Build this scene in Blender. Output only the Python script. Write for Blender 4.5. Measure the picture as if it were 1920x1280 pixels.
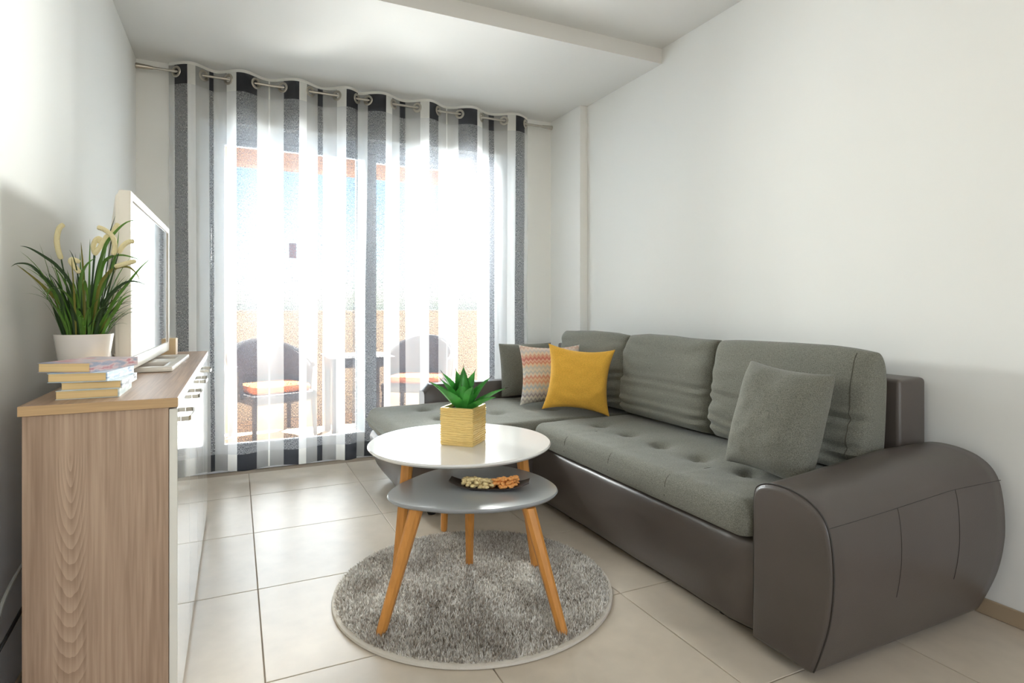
import bpy, bmesh, math, random
import numpy as np
from mathutils import Vector, Matrix, noise

random.seed(7)
C = bpy.context.scene.collection
S = bpy.context.scene
PI = math.pi
for o in list(bpy.data.objects):
    bpy.data.objects.remove(o, do_unlink=True)

# ------------------------------------------------------------------ camera, world, lights, exposure
CH = 1.045                      # camera height
FPX, HORIZON, YAW = 1096.0, 577.0, math.atan(518 / 1096.0)
cd = bpy.data.cameras.new('camera')
cam = bpy.data.objects.new('camera', cd)
C.objects.link(cam)
cd.sensor_width = 36.0
cd.lens = 36.0 * FPX / 1920.0
cd.shift_y = -(640 - HORIZON) / 1920.0
cd.clip_start = 0.02
cd.clip_end = 2000
cam.location = (0, 0, CH)
cam.rotation_euler = (PI / 2, 0, -YAW)
S.camera = cam

w = bpy.data.worlds.new('sky_world')
S.world = w
w.use_nodes = True
wn = w.node_tree.nodes
wl = w.node_tree.links
sky = wn.new('ShaderNodeTexSky')
sky.sky_type = 'NISHITA'
sky.sun_disc = False
sky.sun_elevation = math.radians(48)
sky.sun_rotation = math.radians(200)
sky.air_density = 1.0
sky.dust_density = 1.0
sky.ozone_density = 2.0
wn['Background'].inputs['Strength'].default_value = 0.6
wl.new(sky.outputs['Color'], wn['Background'].inputs['Color'])


def add_light(name, kind, loc, target, energy, color=(1, 1, 1), size=1.0, size_y=None, spread=None):
    d = bpy.data.lights.new(name, kind)
    d.energy = energy
    d.color = color
    if kind == 'AREA':
        d.shape = 'RECTANGLE'
        d.size = size
        d.size_y = size_y or size
        if spread:
            d.spread = spread
    o = bpy.data.objects.new(name, d)
    C.objects.link(o)
    o.location = loc
    v = Vector(target) - Vector(loc)
    o.rotation_euler = v.to_track_quat('-Z', 'Y').to_euler()
    return o


sun = add_light('sun', 'SUN', (3, 9, 8), (0.5, 5.0, 0), 58.0, (1.0, 0.95, 0.86))
sun.data.angle = math.radians(0.6)
# added area lamps outside the balcony door, on top of sun and sky
add_light('door_fill_east', 'AREA', (1.96, 4.90, 1.90), (-0.29, 2.15, 1.45), 200, (1.0, 0.98, 0.95), 0.55, 0.45, math.radians(130))  # small lamp added to light the left wall and throw the television shadow
add_light('door_fill_west', 'AREA', (-0.25, 4.90, 1.50), (2.3, 1.2, 0.95), 70, (1.0, 0.98, 0.95), 0.40, 0.30, math.radians(130))  # small lamp added to light the right wall past the sofa back
add_light('door_fill', 'AREA', (0.87, 4.33, 1.13), (0.87, 0.0, 1.13), 110, (0.95, 0.98, 1.0), 2.05, 2.1)  # fill panel added to make the curtains glow
# added fill lamp just inside the made-up rear window
add_light('rear_fill', 'AREA', (0.9, -2.50, 1.55), (0.9, 2.0, 1.2), 21, (1.0, 0.94, 0.86), 1.9, 1.5)

vs = S.view_settings
vs.view_transform = 'Standard'
vs.look = 'None'
vs.exposure = 0.15
vs.gamma = 1.0
vs.use_curve_mapping = False
S.cycles.max_bounces = 10
S.cycles.transparent_max_bounces = 16
S.cycles.sample_clamp_indirect = 6.0


# ------------------------------------------------------------------ helpers
def lin(r, g, b):
    f = lambda c: (c / 255) / 12.92 if c / 255 <= 0.04045 else ((c / 255 + 0.055) / 1.055) ** 2.4
    return (f(r), f(g), f(b), 1)


def sock(node, *names):
    for n in names:
        if n in node.inputs:
            return node.inputs[n]


def mat(name, rgb, rough=0.5, metal=0.0, spec=0.5, coat=0.0, var=None, bump=None, coords='Object', sheen=0.0):
    """var=(scale xyz, amount, detail) mottles the colour; bump=(scale xyz, strength, distance)."""
    m = bpy.data.materials.new(name)
    m.use_nodes = True
    nt = m.node_tree
    b = nt.nodes['Principled BSDF']
    b.inputs['Base Color'].default_value = lin(*rgb)
    b.inputs['Roughness'].default_value = rough
    b.inputs['Metallic'].default_value = metal
    sock(b, 'Specular IOR Level').default_value = spec
    sock(b, 'Coat Weight').default_value = coat
    sock(b, 'Coat Roughness').default_value = 0.04
    if sheen:
        sock(b, 'Sheen Weight').default_value = sheen
    tc = nt.nodes.new('ShaderNodeTexCoord')
    if var:
        sc, amt, det = var
        mp = nt.nodes.new('ShaderNodeMapping')
        mp.inputs['Scale'].default_value = sc
        nt.links.new(tc.outputs[coords], mp.inputs['Vector'])
        nz = nt.nodes.new('ShaderNodeTexNoise')
        nz.inputs['Scale'].default_value = 1.0
        nz.inputs['Detail'].default_value = det
        nt.links.new(mp.outputs[0], nz.inputs['Vector'])
        rp = nt.nodes.new('ShaderNodeValToRGB')
        c = lin(*rgb)
        rp.color_ramp.elements[0].position = 0.3
        rp.color_ramp.elements[1].position = 0.7
        rp.color_ramp.elements[0].color = tuple(max(0, x * (1 - amt)) for x in c[:3]) + (1,)
        rp.color_ramp.elements[1].color = tuple(min(1, x * (1 + amt)) for x in c[:3]) + (1,)
        nt.links.new(nz.outputs[0], rp.inputs[0])
        nt.links.new(rp.outputs[0], b.inputs['Base Color'])
    if bump:
        sc, st, dist = bump
        mp = nt.nodes.new('ShaderNodeMapping')
        mp.inputs['Scale'].default_value = sc
        nt.links.new(tc.outputs[coords], mp.inputs['Vector'])
        nz = nt.nodes.new('ShaderNodeTexNoise')
        nz.inputs['Scale'].default_value = 1.0
        nz.inputs['Detail'].default_value = 3
        nt.links.new(mp.outputs[0], nz.inputs['Vector'])
        bp = nt.nodes.new('ShaderNodeBump')
        bp.inputs['Strength'].default_value = st
        bp.inputs['Distance'].default_value = dist
        nt.links.new(nz.outputs[0], bp.inputs['Height'])
        nt.links.new(bp.outputs[0], b.inputs['Normal'])
    return m


def obj(name, me, m=None, parent=None, smooth=True, loc=None, rot=None):
    """me: bmesh or mesh -> ONE linked mesh object."""
    if isinstance(me, bmesh.types.BMesh):
        bm = me
        bmesh.ops.recalc_face_normals(bm, faces=bm.faces)
        me = bpy.data.meshes.new(name)
        bm.to_mesh(me)
        bm.free()
        if smooth:
            for p in me.polygons:
                p.use_smooth = True
            try:
                me.set_sharp_from_angle(angle=math.radians(40))
            except Exception:
                pass
    o = bpy.data.objects.new(name, me)
    C.objects.link(o)
    if m is not None and not me.materials:
        for x in (m if isinstance(m, (list, tuple)) else [m]):
            me.materials.append(x)
    if parent is not None:
        o.parent = parent
    if loc is not None:
        o.location = loc
    if rot is not None:
        o.rotation_euler = rot
    return o


def tag(o, label=None, cat=None, group=None, kind=None):
    if label:
        o['label'] = label
    if cat:
        o['category'] = cat
    if group:
        o['group'] = group
    if kind:
        o['kind'] = kind
    return o


def thing(name, label, cat, loc=(0, 0, 0), rotz=0, group=None, kind=None):
    o = bpy.data.objects.new(name, None)
    C.objects.link(o)
    o.empty_display_size = 0.1
    o.location = loc
    o.rotation_euler = (0, 0, rotz)
    return tag(o, label, cat, group, kind)


def copy_tree(o, parent=None):
    c = o.copy()
    C.objects.link(c)
    c.parent = parent
    for ch in list(o.children):
        copy_tree(ch, c)
    return c


def bx(bm, x0, x1, y0, y1, z0, z1, bevel=0.0, seg=2):
    vs_ = [bm.verts.new((x, y, z)) for x in (x0, x1) for y in (y0, y1) for z in (z0, z1)]
    q = lambda *i: bm.faces.new([vs_[k] for k in i])
    fs = [q(0, 1, 3, 2), q(4, 6, 7, 5), q(0, 4, 5, 1), q(2, 3, 7, 6), q(0, 2, 6, 4), q(1, 5, 7, 3)]
    if bevel:
        es = list({e for f in fs for e in f.edges})
        bmesh.ops.bevel(bm, geom=es, offset=bevel, segments=seg, profile=0.5, affect='EDGES')
    return bm


def box(x0, x1, y0, y1, z0, z1, bevel=0.0, seg=2):
    return bx(bmesh.new(), x0, x1, y0, y1, z0, z1, bevel, seg)


def lathe(bm, prof, seg=48, c=(0, 0, 0), sx=1.0, sy=1.0):
    rings = []
    for r, z in prof:
        if r < 1e-6:
            rings.append([bm.verts.new((c[0], c[1], c[2] + z))])
        else:
            rings.append([bm.verts.new((c[0] + sx * r * math.cos(2 * PI * k / seg), c[1] + sy * r * math.sin(2 * PI * k / seg), c[2] + z)) for k in range(seg)])
    for a, b in zip(rings, rings[1:]):
        for k in range(seg):
            k2 = (k + 1) % seg
            if len(a) == 1 and len(b) == 1:
                continue
            if len(a) == 1:
                bm.faces.new((a[0], b[k], b[k2]))
            elif len(b) == 1:
                bm.faces.new((a[k], a[k2], b[0]))
            else:
                bm.faces.new((a[k], a[k2], b[k2], b[k]))
    return bm


def tube(bm, pts, rad, seg=10, cap=True):
    pts = [Vector(p) for p in pts]
    n = len(pts)
    rads = rad if isinstance(rad, (list, tuple)) else [rad] * n
    rings = []
    prev = None
    for i, p in enumerate(pts):
        d = (pts[min(i + 1, n - 1)] - pts[max(i - 1, 0)]).normalized()
        if prev is None:
            a = d.orthogonal().normalized()
        else:
            a = (prev - d * prev.dot(d)).normalized()
        prev = a
        b = d.cross(a)
        rings.append([bm.verts.new(p + (a * math.cos(2 * PI * k / seg) + b * math.sin(2 * PI * k / seg)) * rads[i]) for k in range(seg)])
    for r0, r1 in zip(rings, rings[1:]):
        for k in range(seg):
            k2 = (k + 1) % seg
            bm.faces.new((r0[k], r0[k2], r1[k2], r1[k]))
    if cap:
        bm.faces.new(rings[0][::-1])
        bm.faces.new(rings[-1])
    return bm


def loft(bm, sections, closed=True, caps=True):
    rings = [[bm.verts.new(p) for p in s] for s in sections]
    n = len(rings[0])
    for r0, r1 in zip(rings, rings[1:]):
        for k in range(n if closed else n - 1):
            k2 = (k + 1) % n
            bm.faces.new((r0[k], r0[k2], r1[k2], r1[k]))
    if caps:
        bm.faces.new(rings[0][::-1])
        bm.faces.new(rings[-1])
    return bm


def torus(bm, R, r, M=Matrix.Identity(4), seg=24, sub=8, flat=1.0):
    rings = []
    for i in range(seg):
        a = 2 * PI * i / seg
        ring = []
        for j in range(sub):
            b = 2 * PI * j / sub
            p = Vector(((R + r * math.cos(b)) * math.cos(a), (R + r * math.cos(b)) * math.sin(a), flat * r * math.sin(b)))
            ring.append(bm.verts.new(M @ p))
        rings.append(ring)
    for i in range(seg):
        a, b = rings[i], rings[(i + 1) % seg]
        for j in range(sub):
            j2 = (j + 1) % sub
            bm.faces.new((a[j], b[j], b[j2], a[j2]))
    return bm


def sd_rrect(x, y, hx, hy, rc):
    qx, qy = abs(x) - hx + rc, abs(y) - hy + rc
    return math.hypot(max(qx, 0), max(qy, 0)) + min(max(qx, qy), 0) - rc


def slab(cx, cy, hx, hy, rc, z0, z1, rt, rb, nx, ny, disp=None, sidebulge=0.0):
    """A cushion block: rounded plan, rounded top and bottom edges, top shaped by disp(x, y, d)."""
    bm = bmesh.new()
    ax = lambda n: [math.copysign(1 - (1 - abs(t)) ** 1.7, t) for t in [-1 + 2 * i / n for i in range(n + 1)]]
    ux, uy = ax(nx), ax(ny)
    top, bot = {}, {}

    def warp(u, v):
        if abs(u) < 1e-9 and abs(v) < 1e-9:
            return 0.0, 0.0
        x, y = u * hx, v * hy
        m_ = max(abs(u), abs(v))
        ex, ey = x / m_, y / m_
        lo, hi = 0.3, 1.0
        if sd_rrect(ex, ey, hx, hy, rc) > 1e-6:
            for _ in range(18):
                md = (lo + hi) / 2
                if sd_rrect(ex * md, ey * md, hx, hy, rc) > 0:
                    hi = md
                else:
                    lo = md
            return x * lo, y * lo
        return x, y

    for i, u in enumerate(ux):
        for j, v in enumerate(uy):
            x, y = warp(u, v)
            d = max(0.0, -sd_rrect(x, y, hx, hy, rc))
            dt = 0.0 if d >= rt else rt - math.sqrt(max(0, rt * rt - (rt - d) ** 2))
            db = 0.0 if d >= rb else rb - math.sqrt(max(0, rb * rb - (rb - d) ** 2))
            dz = disp(cx + x, cy + y, d) if disp else 0.0
            top[i, j] = bm.verts.new((cx + x, cy + y, z1 - dt + dz))
            bot[i, j] = bm.verts.new((cx + x, cy + y, z0 + db))
    for i in range(nx):
        for j in range(ny):
            bm.faces.new((top[i, j], top[i + 1, j], top[i + 1, j + 1], top[i, j + 1]))
            bm.faces.new((bot[i, j], bot[i, j + 1], bot[i + 1, j + 1], bot[i + 1, j]))
    loop = [(i, 0) for i in range(nx)] + [(nx, j) for j in range(ny)] + [(i, ny) for i in range(nx, 0, -1)] + [(0, j) for j in range(ny, 0, -1)]
    n = len(loop)
    mids = []
    for k in loop:
        a, b = top[k].co, bot[k].co
        p = (a + b) / 2
        dirv = Vector((p.x - cx, p.y - cy, 0))
        dirv = Vector((dirv.x / hx, dirv.y / hy, 0)).normalized() if dirv.length > 0 else dirv
        mids.append(bm.verts.new(p + dirv * sidebulge))
    for q in range(n):
        a, b = loop[q], loop[(q + 1) % n]
        bm.faces.new((top[a], mids[q], mids[(q + 1) % n], top[b]))
        bm.faces.new((mids[q], bot[a], bot[b], mids[(q + 1) % n]))
    return bm


def pillow(w_, h_, t_, n=34, pinch=0.05, p=2.4, q=0.55, seed=0, wr=0.004, fold=0.0):
    """Cushion standing in local XZ, front at -Y, its bottom edge at z=0."""
    bm = bmesh.new()
    F, B = {}, {}
    for i in range(n + 1):
        for j in range(n + 1):
            a = -1 + 2 * i / n
            b = -1 + 2 * j / n
            a = math.copysign(1 - (1 - abs(a)) ** 1.35, a)
            b = math.copysign(1 - (1 - abs(b)) ** 1.35, b)
            x = a * (w_ / 2) * (1 - pinch * (1 - b * b) * abs(a) ** 3)
            z = b * (h_ / 2) * (1 - pinch * (1 - a * a) * abs(b) ** 3)
            th = t_ / 2 * max(0.0, (1 - abs(a) ** p) * (1 - abs(b) ** p)) ** q
            nz = noise.noise(Vector((x * 9 + seed, z * 9, seed * 3.1))) * wr
            nz += noise.noise(Vector((x * 22 + seed, z * 26, seed * 1.7))) * wr * 0.5
            if fold:
                nz += fold * noise.noise(Vector((x * 3 + seed, z * 30 + 2 * noise.noise(Vector((x * 5, z * 4, seed))), seed))) * min(1, (1 - abs(a)) * 6 + .3)
            m_ = min(1.0, 4 * min(1 - abs(a), 1 - abs(b)))
            F[i, j] = bm.verts.new((x, -th - nz * m_, z + h_ / 2))
            if i in (0, n) or j in (0, n):
                B[i, j] = F[i, j]
            else:
                B[i, j] = bm.verts.new((x, th - nz * m_, z + h_ / 2))
    for i in range(n):
        for j in range(n):
            bm.faces.new((F[i, j], F[i + 1, j], F[i + 1, j + 1], F[i, j + 1]))
            try:
                bm.faces.new((B[i, j], B[i, j + 1], B[i + 1, j + 1], B[i + 1, j]))
            except ValueError:
                pass
    return bm


SEAMS = {}


def bigcushion(w_, h_, t_, seed, n=64):
    """Plump boxy back cushion, local XZ, front at -Y, bottom at z=0, horizontal sag wrinkles."""
    bm = bmesh.new()
    sec = []
    m_ = 40
    rows = []
    for j in range(n + 1):
        b = -1 + 2 * j / n
        b = math.copysign(1 - (1 - abs(b)) ** 1.4, b)
        zz = (b + 1) / 2 * h_
        ring = []
        zr = (max(0.0, 1 - abs(b) ** 4.5)) ** 0.5
        for k in range(m_ * 2):
            a = 2 * PI * k / (m_ * 2)
            ca, sa = math.cos(a), math.sin(a)
            ex = math.copysign(abs(ca) ** 0.28, ca)
            ey = math.copysign(abs(sa) ** 0.5, sa)
            x = ex * w_ / 2 * (0.955 + 0.045 * zr)
            lean = 1.0 + 0.18 * (0.5 - zz / h_)
            y = ey * t_ / 2 * (0.22 + 0.78 * zr) * lean
            rel = 1 - abs(ex) ** 6
            if sa < 0:
                s_ = noise.noise(Vector((x * 2.2 + seed, zz * 17 + 1.6 * noise.noise(Vector((x * 4 + seed, zz * 3, 1))), seed)))
                edge = 0.35 + 0.65 * min(1, abs(x) / (w_ / 2) * 1.25) ** 2
                y += -0.016 * s_ * zr * edge
                low = max(0.0, 1 - abs(zz / h_ - 0.12) / 0.16) + 0.7 * max(0.0, 1 - abs(zz / h_ - 0.45) / 0.12)
                y += 0.013 * low * zr * math.sin(zz * 130 + 5 * noise.noise(Vector((x * 3, seed, 0)))) * edge
            zc = zz + (0.012 * (1 - (x / (w_ / 2)) ** 2) if b > 0.5 else 0.0)
            zc += 0.010 * noise.noise(Vector((x * 4, y * 4, seed + 5))) * (1 if b > 0.3 else 0)
            ring.append((x, y, zc))
        rows.append(ring)
    loft(bm, rows)
    SEAMS[seed] = [[r_[k] for r_ in rows[4:-4]] for k in (68, 52)]
    return bm


# ------------------------------------------------------------------ materials
M_wall = mat('white_plaster', (238, 237, 233), 0.9, spec=0.2, bump=((60, 60, 60), 0.05, 0.002))
M_ceil = mat('ceiling_paint', (226, 224, 220), 0.95, spec=0.1)
M_tile = mat('beige_porcelain', (205, 192, 174), 0.30, spec=0.45, var=((7, 7, 7), 0.05, 6), coords='Generated')
M_grout = mat('grout', (166, 152, 136), 0.9, spec=0.1)
M_skirt = mat('skirting_tile', (172, 152, 126), 0.4)
M_white = mat('white_lacquer', (240, 236, 226), 0.07, spec=0.6, coat=0.6)
M_frame = mat('white_upvc', (238, 240, 242), 0.3)
M_leather = mat('brown_leather', (83, 75, 70), 0.34, spec=0.5, bump=((190, 190, 190), 0.10, 0.002), var=((5, 5, 5), 0.06, 3))
M_leather_seam = mat('leather_seam', (52, 47, 44), 0.6)
M_fabric = mat('grey_weave', (116, 115, 105), 0.92, spec=0.15, sheen=0.15, var=((420, 300, 380), 0.40, 3), bump=((420, 420, 420), 0.35, 0.002))
M_seam = mat('fabric_seam', (84, 82, 74), 0.95, spec=0.05)
M_steel = mat('brushed_nickel', (182, 176, 166), 0.28, metal=1.0)
M_tabw = mat('white_table_lacquer', (242, 239, 234), 0.16, spec=0.5, coat=0.3)
M_tabg = mat('grey_table_lacquer', (150, 152, 154), 0.24, spec=0.5, coat=0.2)
M_leg = mat('oiled_beech', (208, 142, 68), 0.45, var=((60, 60, 5), 0.14, 4))
M_rubber = mat('black_plastic', (28, 27, 26), 0.5)
M_gold = mat('gold_leaf', (238, 208, 138), 0.32, metal=0.5, var=((40, 40, 90), 0.05, 4), bump=((30, 30, 220), 0.25, 0.003))
M_soil = mat('dark_soil', (40, 34, 28), 0.95, bump=((120, 120, 120), 0.8, 0.004))
M_agave = mat('agave_green', (66, 150, 58), 0.38, var=((18, 18, 18), 0.35, 3))
M_agtip = mat('agave_tip', (46, 34, 30), 0.5)
M_grass = [mat('blade_green', (84, 124, 44), 0.45, var=((30, 30, 8), 0.35, 2)), mat('blade_dark', (42, 66, 32), 0.45), mat('blade_olive', (116, 112, 42), 0.5)]
M_plume = mat('cream_plume', (232, 218, 172), 0.9, bump=((300, 300, 300), 0.8, 0.004))
M_pot = mat('white_ceramic', (240, 232, 224), 0.25)
M_paper = mat('book_pages', (232, 200, 146), 0.9, var=((3, 3, 420), 0.12, 2))
M_tvw = mat('tv_white_plastic', (240, 232, 220), 0.30)
M_screen = mat('tv_screen', (10, 12, 14), 0.03, spec=1.0, coat=1.0)
M_tray = mat('dark_wenge', (52, 40, 34), 0.35, var=((20, 120, 20), 0.25, 3))
M_walnut = mat('walnut_flesh', (242, 206, 152), 0.6, var=((90, 90, 90), 0.35, 3), bump=((180, 180, 180), 0.9, 0.004))
M_almond = mat('roasted_almond', (232, 160, 88), 0.5, var=((90, 90, 90), 0.25, 3))
M_yellow = mat('mustard_linen', (232, 178, 74), 0.9, spec=0.1, sheen=0.1, var=((180, 180, 300), 0.10, 2), bump=((420, 420, 420), 0.30, 0.002))
M_bamb = mat('pale_wood', (226, 196, 152), 0.5, var=((80, 80, 6), 0.08, 2))
M_ext = mat('balcony_render', (236, 220, 200), 0.9)
M_terra = mat('terracotta_render', (216, 174, 148), 0.9)
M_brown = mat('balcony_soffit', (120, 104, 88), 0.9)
M_balc = mat('balcony_tile', (232, 202, 172), 0.6)
M_wick = mat('dark_wicker', (70, 66, 70), 0.7, var=((90, 90, 200), 0.3, 2))
M_orange = mat('orange_cushion', (216, 120, 70), 0.9)
M_sea = mat('sea_water', (110, 150, 190), 0.4)
M_red = mat('red_grey_print', (140, 70, 74), 0.6, var=((90, 90, 90), 0.5, 2))
M_cable = mat('black_cable', (20, 20, 22), 0.5)
M_cablew = mat('grey_cable', (150, 148, 140), 0.5)


def glass_mat():
    m = bpy.data.materials.new('window_glass')
    m.use_nodes = True
    nt = m.node_tree
    nt.nodes.remove(nt.nodes['Principled BSDF'])
    t = nt.nodes.new('ShaderNodeBsdfTransparent')
    t.inputs[0].default_value = (0.94, 0.97, 0.97, 1)
    g = nt.nodes.new('ShaderNodeBsdfGlossy')
    g.inputs['Roughness'].default_value = 0.02
    fr = nt.nodes.new('ShaderNodeFresnel')
    fr.inputs[0].default_value = 1.45
    mx = nt.nodes.new('ShaderNodeMixShader')
    nt.links.new(fr.outputs[0], mx.inputs[0])
    nt.links.new(t.outputs[0], mx.inputs[1])
    nt.links.new(g.outputs[0], mx.inputs[2])
    nt.links.new(mx.outputs[0], nt.nodes['Material Output'].inputs[0])
    return m


M_glass = glass_mat()


def cloth_mat(name, rgb, opacity, thread=0.0):
    """Sheer woven cloth: diffuse + translucent threads, gaps between them let light and view through."""
    m = bpy.data.materials.new(name)
    m.use_nodes = True
    nt = m.node_tree
    nt.nodes.remove(nt.nodes['Principled BSDF'])
    d = nt.nodes.new('ShaderNodeBsdfDiffuse')
    tl = nt.nodes.new('ShaderNodeBsdfTranslucent')
    for n_ in (d, tl):
        n_.inputs[0].default_value = lin(*rgb)
    mx = nt.nodes.new('ShaderNodeMixShader')
    mx.inputs[0].default_value = 0.45
    nt.links.new(d.outputs[0], mx.inputs[1])
    nt.links.new(tl.outputs[0], mx.inputs[2])
    tr = nt.nodes.new('ShaderNodeBsdfTransparent')
    m2 = nt.nodes.new('ShaderNodeMixShader')
    m2.inputs[0].default_value = opacity
    if thread:
        tc = nt.nodes.new('ShaderNodeTexCoord')
        mp = nt.nodes.new('ShaderNodeMapping')
        mp.inputs['Scale'].default_value = (420, 1, 100)
        nz = nt.nodes.new('ShaderNodeTexNoise')
        nz.inputs['Scale'].default_value = 1.0
        nz.inputs['Detail'].default_value = 2.5
        mr = nt.nodes.new('ShaderNodeMapRange')
        mr.inputs[1].default_value = 0.36
        mr.inputs[2].default_value = 0.64
        mr.inputs[3].default_value = opacity - thread
        mr.inputs[4].default_value = min(1, opacity + thread)
        nt.links.new(tc.outputs['Object'], mp.inputs['Vector'])
        nt.links.new(mp.outputs[0], nz.inputs['Vector'])
        nt.links.new(nz.outputs[0], mr.inputs[0])
        nt.links.new(mr.outputs[0], m2.inputs[0])
    nt.links.new(tr.outputs[0], m2.inputs[1])
    nt.links.new(mx.outputs[0], m2.inputs[2])
    nt.links.new(m2.outputs[0], nt.nodes['Material Output'].inputs[0])
    return m


def wood_mat(name, base, dark, vertical=True, arch=None):
    """Limed-oak laminate; grain along local Z (vertical) or Y; arch=(x, z, width) adds cathedral grain."""
    m = bpy.data.materials.new(name)
    m.use_nodes = True
    nt = m.node_tree
    L = nt.links.new
    b = nt.nodes['Principled BSDF']
    b.inputs['Roughness'].default_value = 0.42
    tc = nt.nodes.new('ShaderNodeTexCoord')
    mp = nt.nodes.new('ShaderNodeMapping')
    mp.inputs['Scale'].default_value = (140, 20, 4) if vertical else (120, 3, 20)
    L(tc.outputs['Object'], mp.inputs[0])
    n1 = nt.nodes.new('ShaderNodeTexNoise')
    n1.inputs['Scale'].default_value = 1.0
    n1.inputs['Detail'].default_value = 5
    n1.inputs['Distortion'].default_value = 0.4
    L(mp.outputs[0], n1.inputs['Vector'])
    mp2 = nt.nodes.new('ShaderNodeMapping')
    mp2.inputs['Scale'].default_value = (13, 3, 0.8) if vertical else (14, 0.8, 3)
    L(tc.outputs['Object'], mp2.inputs[0])
    n2 = nt.nodes.new('ShaderNodeTexNoise')
    n2.inputs['Scale'].default_value = 1.0
    n2.inputs['Detail'].default_value = 3
    L(mp2.outputs[0], n2.inputs['Vector'])
    ad = nt.nodes.new('ShaderNodeMath')
    ad.operation = 'MULTIPLY_ADD'
    ad.inputs[1].default_value = 0.55
    L(n1.outputs[0], ad.inputs[0])
    mu = nt.nodes.new('ShaderNodeMath')
    mu.operation = 'MULTIPLY'
    mu.inputs[1].default_value = 0.5
    L(n2.outputs[0], mu.inputs[0])
    L(mu.outputs[0], ad.inputs[2])
    val = ad.outputs[0]
    if arch:
        ax, az, aw = arch
        mp3 = nt.nodes.new('ShaderNodeMapping')
        mp3.inputs['Location'].default_value = (-ax * 34, 0, -az * 5.2)
        mp3.inputs['Scale'].default_value = (34, 0, 5.2)
        L(tc.outputs['Object'], mp3.inputs[0])
        wv = nt.nodes.new('ShaderNodeTexWave')
        wv.wave_type = 'RINGS'
        wv.rings_direction = 'SPHERICAL'
        wv.wave_profile = 'SAW'
        wv.inputs['Scale'].default_value = 1.7
        wv.inputs['Distortion'].default_value = 2.6
        wv.inputs['Detail'].default_value = 2
        wv.inputs['Detail Scale'].default_value = 0.8
        L(mp3.outputs[0], wv.inputs['Vector'])
        sx = nt.nodes.new('ShaderNodeSeparateXYZ')
        L(tc.outputs['Object'], sx.inputs[0])
        sb = nt.nodes.new('ShaderNodeMath')
        sb.operation = 'SUBTRACT'
        sb.inputs[1].default_value = ax
        L(sx.outputs[0], sb.inputs[0])
        ab = nt.nodes.new('ShaderNodeMath')
        ab.operation = 'ABSOLUTE'
        L(sb.outputs[0], ab.inputs[0])
        mr = nt.nodes.new('ShaderNodeMapRange')
        mr.interpolation_type = 'SMOOTHSTEP'
        mr.inputs[1].default_value = aw * 0.7
        mr.inputs[2].default_value = aw * 1.25
        mr.inputs[3].default_value = 0.20
        mr.inputs[4].default_value = 0.0
        L(ab.outputs[0], mr.inputs[0])
        mz = nt.nodes.new('ShaderNodeMapRange')
        mz.interpolation_type = 'SMOOTHSTEP'
        mz.inputs[1].default_value = az + 0.02
        mz.inputs[2].default_value = az - 0.01
        L(sx.outputs[2], mz.inputs[0])
        mm = nt.nodes.new('ShaderNodeMath')
        mm.operation = 'MULTIPLY'
        L(mr.outputs[0], mm.inputs[0])
        L(mz.outputs[0], mm.inputs[1])
        sub = nt.nodes.new('ShaderNodeMath')
        sub.operation = 'SUBTRACT'
        sub.inputs[1].default_value = 0.5
        L(wv.outputs[1], sub.inputs[0])
        ma = nt.nodes.new('ShaderNodeMath')
        ma.operation = 'MULTIPLY_ADD'
        L(sub.outputs[0], ma.inputs[0])
        L(mm.outputs[0], ma.inputs[1])
        L(val, ma.inputs[2])
        val = ma.outputs[0]
    rp = nt.nodes.new('ShaderNodeValToRGB')
    rp.color_ramp.elements[0].position = 0.33
    rp.color_ramp.elements[1].position = 0.70
    rp.color_ramp.elements[0].color = lin(*dark)
    rp.color_ramp.elements[1].color = lin(*base)
    L(val, rp.inputs[0])
    L(rp.outputs[0], b.inputs['Base Color'])
    bp = nt.nodes.new('ShaderNodeBump')
    bp.inputs['Strength'].default_value = 0.12
    bp.inputs['Distance'].default_value = 0.002
    L(n1.outputs[0], bp.inputs['Height'])
    L(bp.outputs[0], b.inputs['Normal'])
    return m


M_wood = wood_mat('limed_oak_side', (200, 171, 146), (150, 121, 99), True, (-0.345, 0.70, 0.030))
M_woodtop = wood_mat('limed_oak_top', (190, 160, 134), (140, 112, 92), False)
M_woodedge = mat('oak_edge_band', (196, 160, 116), 0.5, var=((8, 120, 200), 0.1, 3))

# ------------------------------------------------------------------ room shell
XL, XR, XP = -0.53, 2.315, 2.253       # left wall, right wall, pilaster face
YW, YB = 4.05, -2.60                   # window wall, rear wall
ZC, ZL, YS = 2.60, 2.51, 2.79          # ceiling, lowered ceiling, step


def struct(name, bm, m, label, smooth=False):
    o = obj(name, bm, m, smooth=smooth)
    return tag(o, label, None, None, 'structure')


floor = struct('floor', box(XL - .12, XR + .12, YB - .12, YW + .25, -0.12, -0.004), M_grout, 'floor of large beige porcelain tiles with thin grey joints')
TX0, TY0, TS, JG = 0.0745, 2.367, 0.6, 0.0035
xs = [XL] + [TX0 + TS * k for k in range(-1, 5) if XL + .02 < TX0 + TS * k < XR - .02] + [XR]
ys = [YB] + [TY0 + TS * k for k in range(-9, 5) if YB + .02 < TY0 + TS * k < YW - .02] + [YW]
tile_cache = {}
for i in range(len(xs) - 1):
    for j in range(len(ys) - 1):
        a, b_ = xs[i + 1] - xs[i] - JG, ys[j + 1] - ys[j] - JG
        key = (round(a, 3), round(b_, 3))
        loc = ((xs[i] + xs[i + 1]) / 2, (ys[j] + ys[j + 1]) / 2, 0)
        if key in tile_cache:
            t = bpy.data.objects.new('tile', tile_cache[key])
            C.objects.link(t)
        else:
            t = obj('tile', box(-a / 2, a / 2, -b_ / 2, b_ / 2, -0.008, 0, 0.0012, 1), M_tile, smooth=False)
            tile_cache[key] = t.data
        t.parent = floor
        t.location = loc

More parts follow.
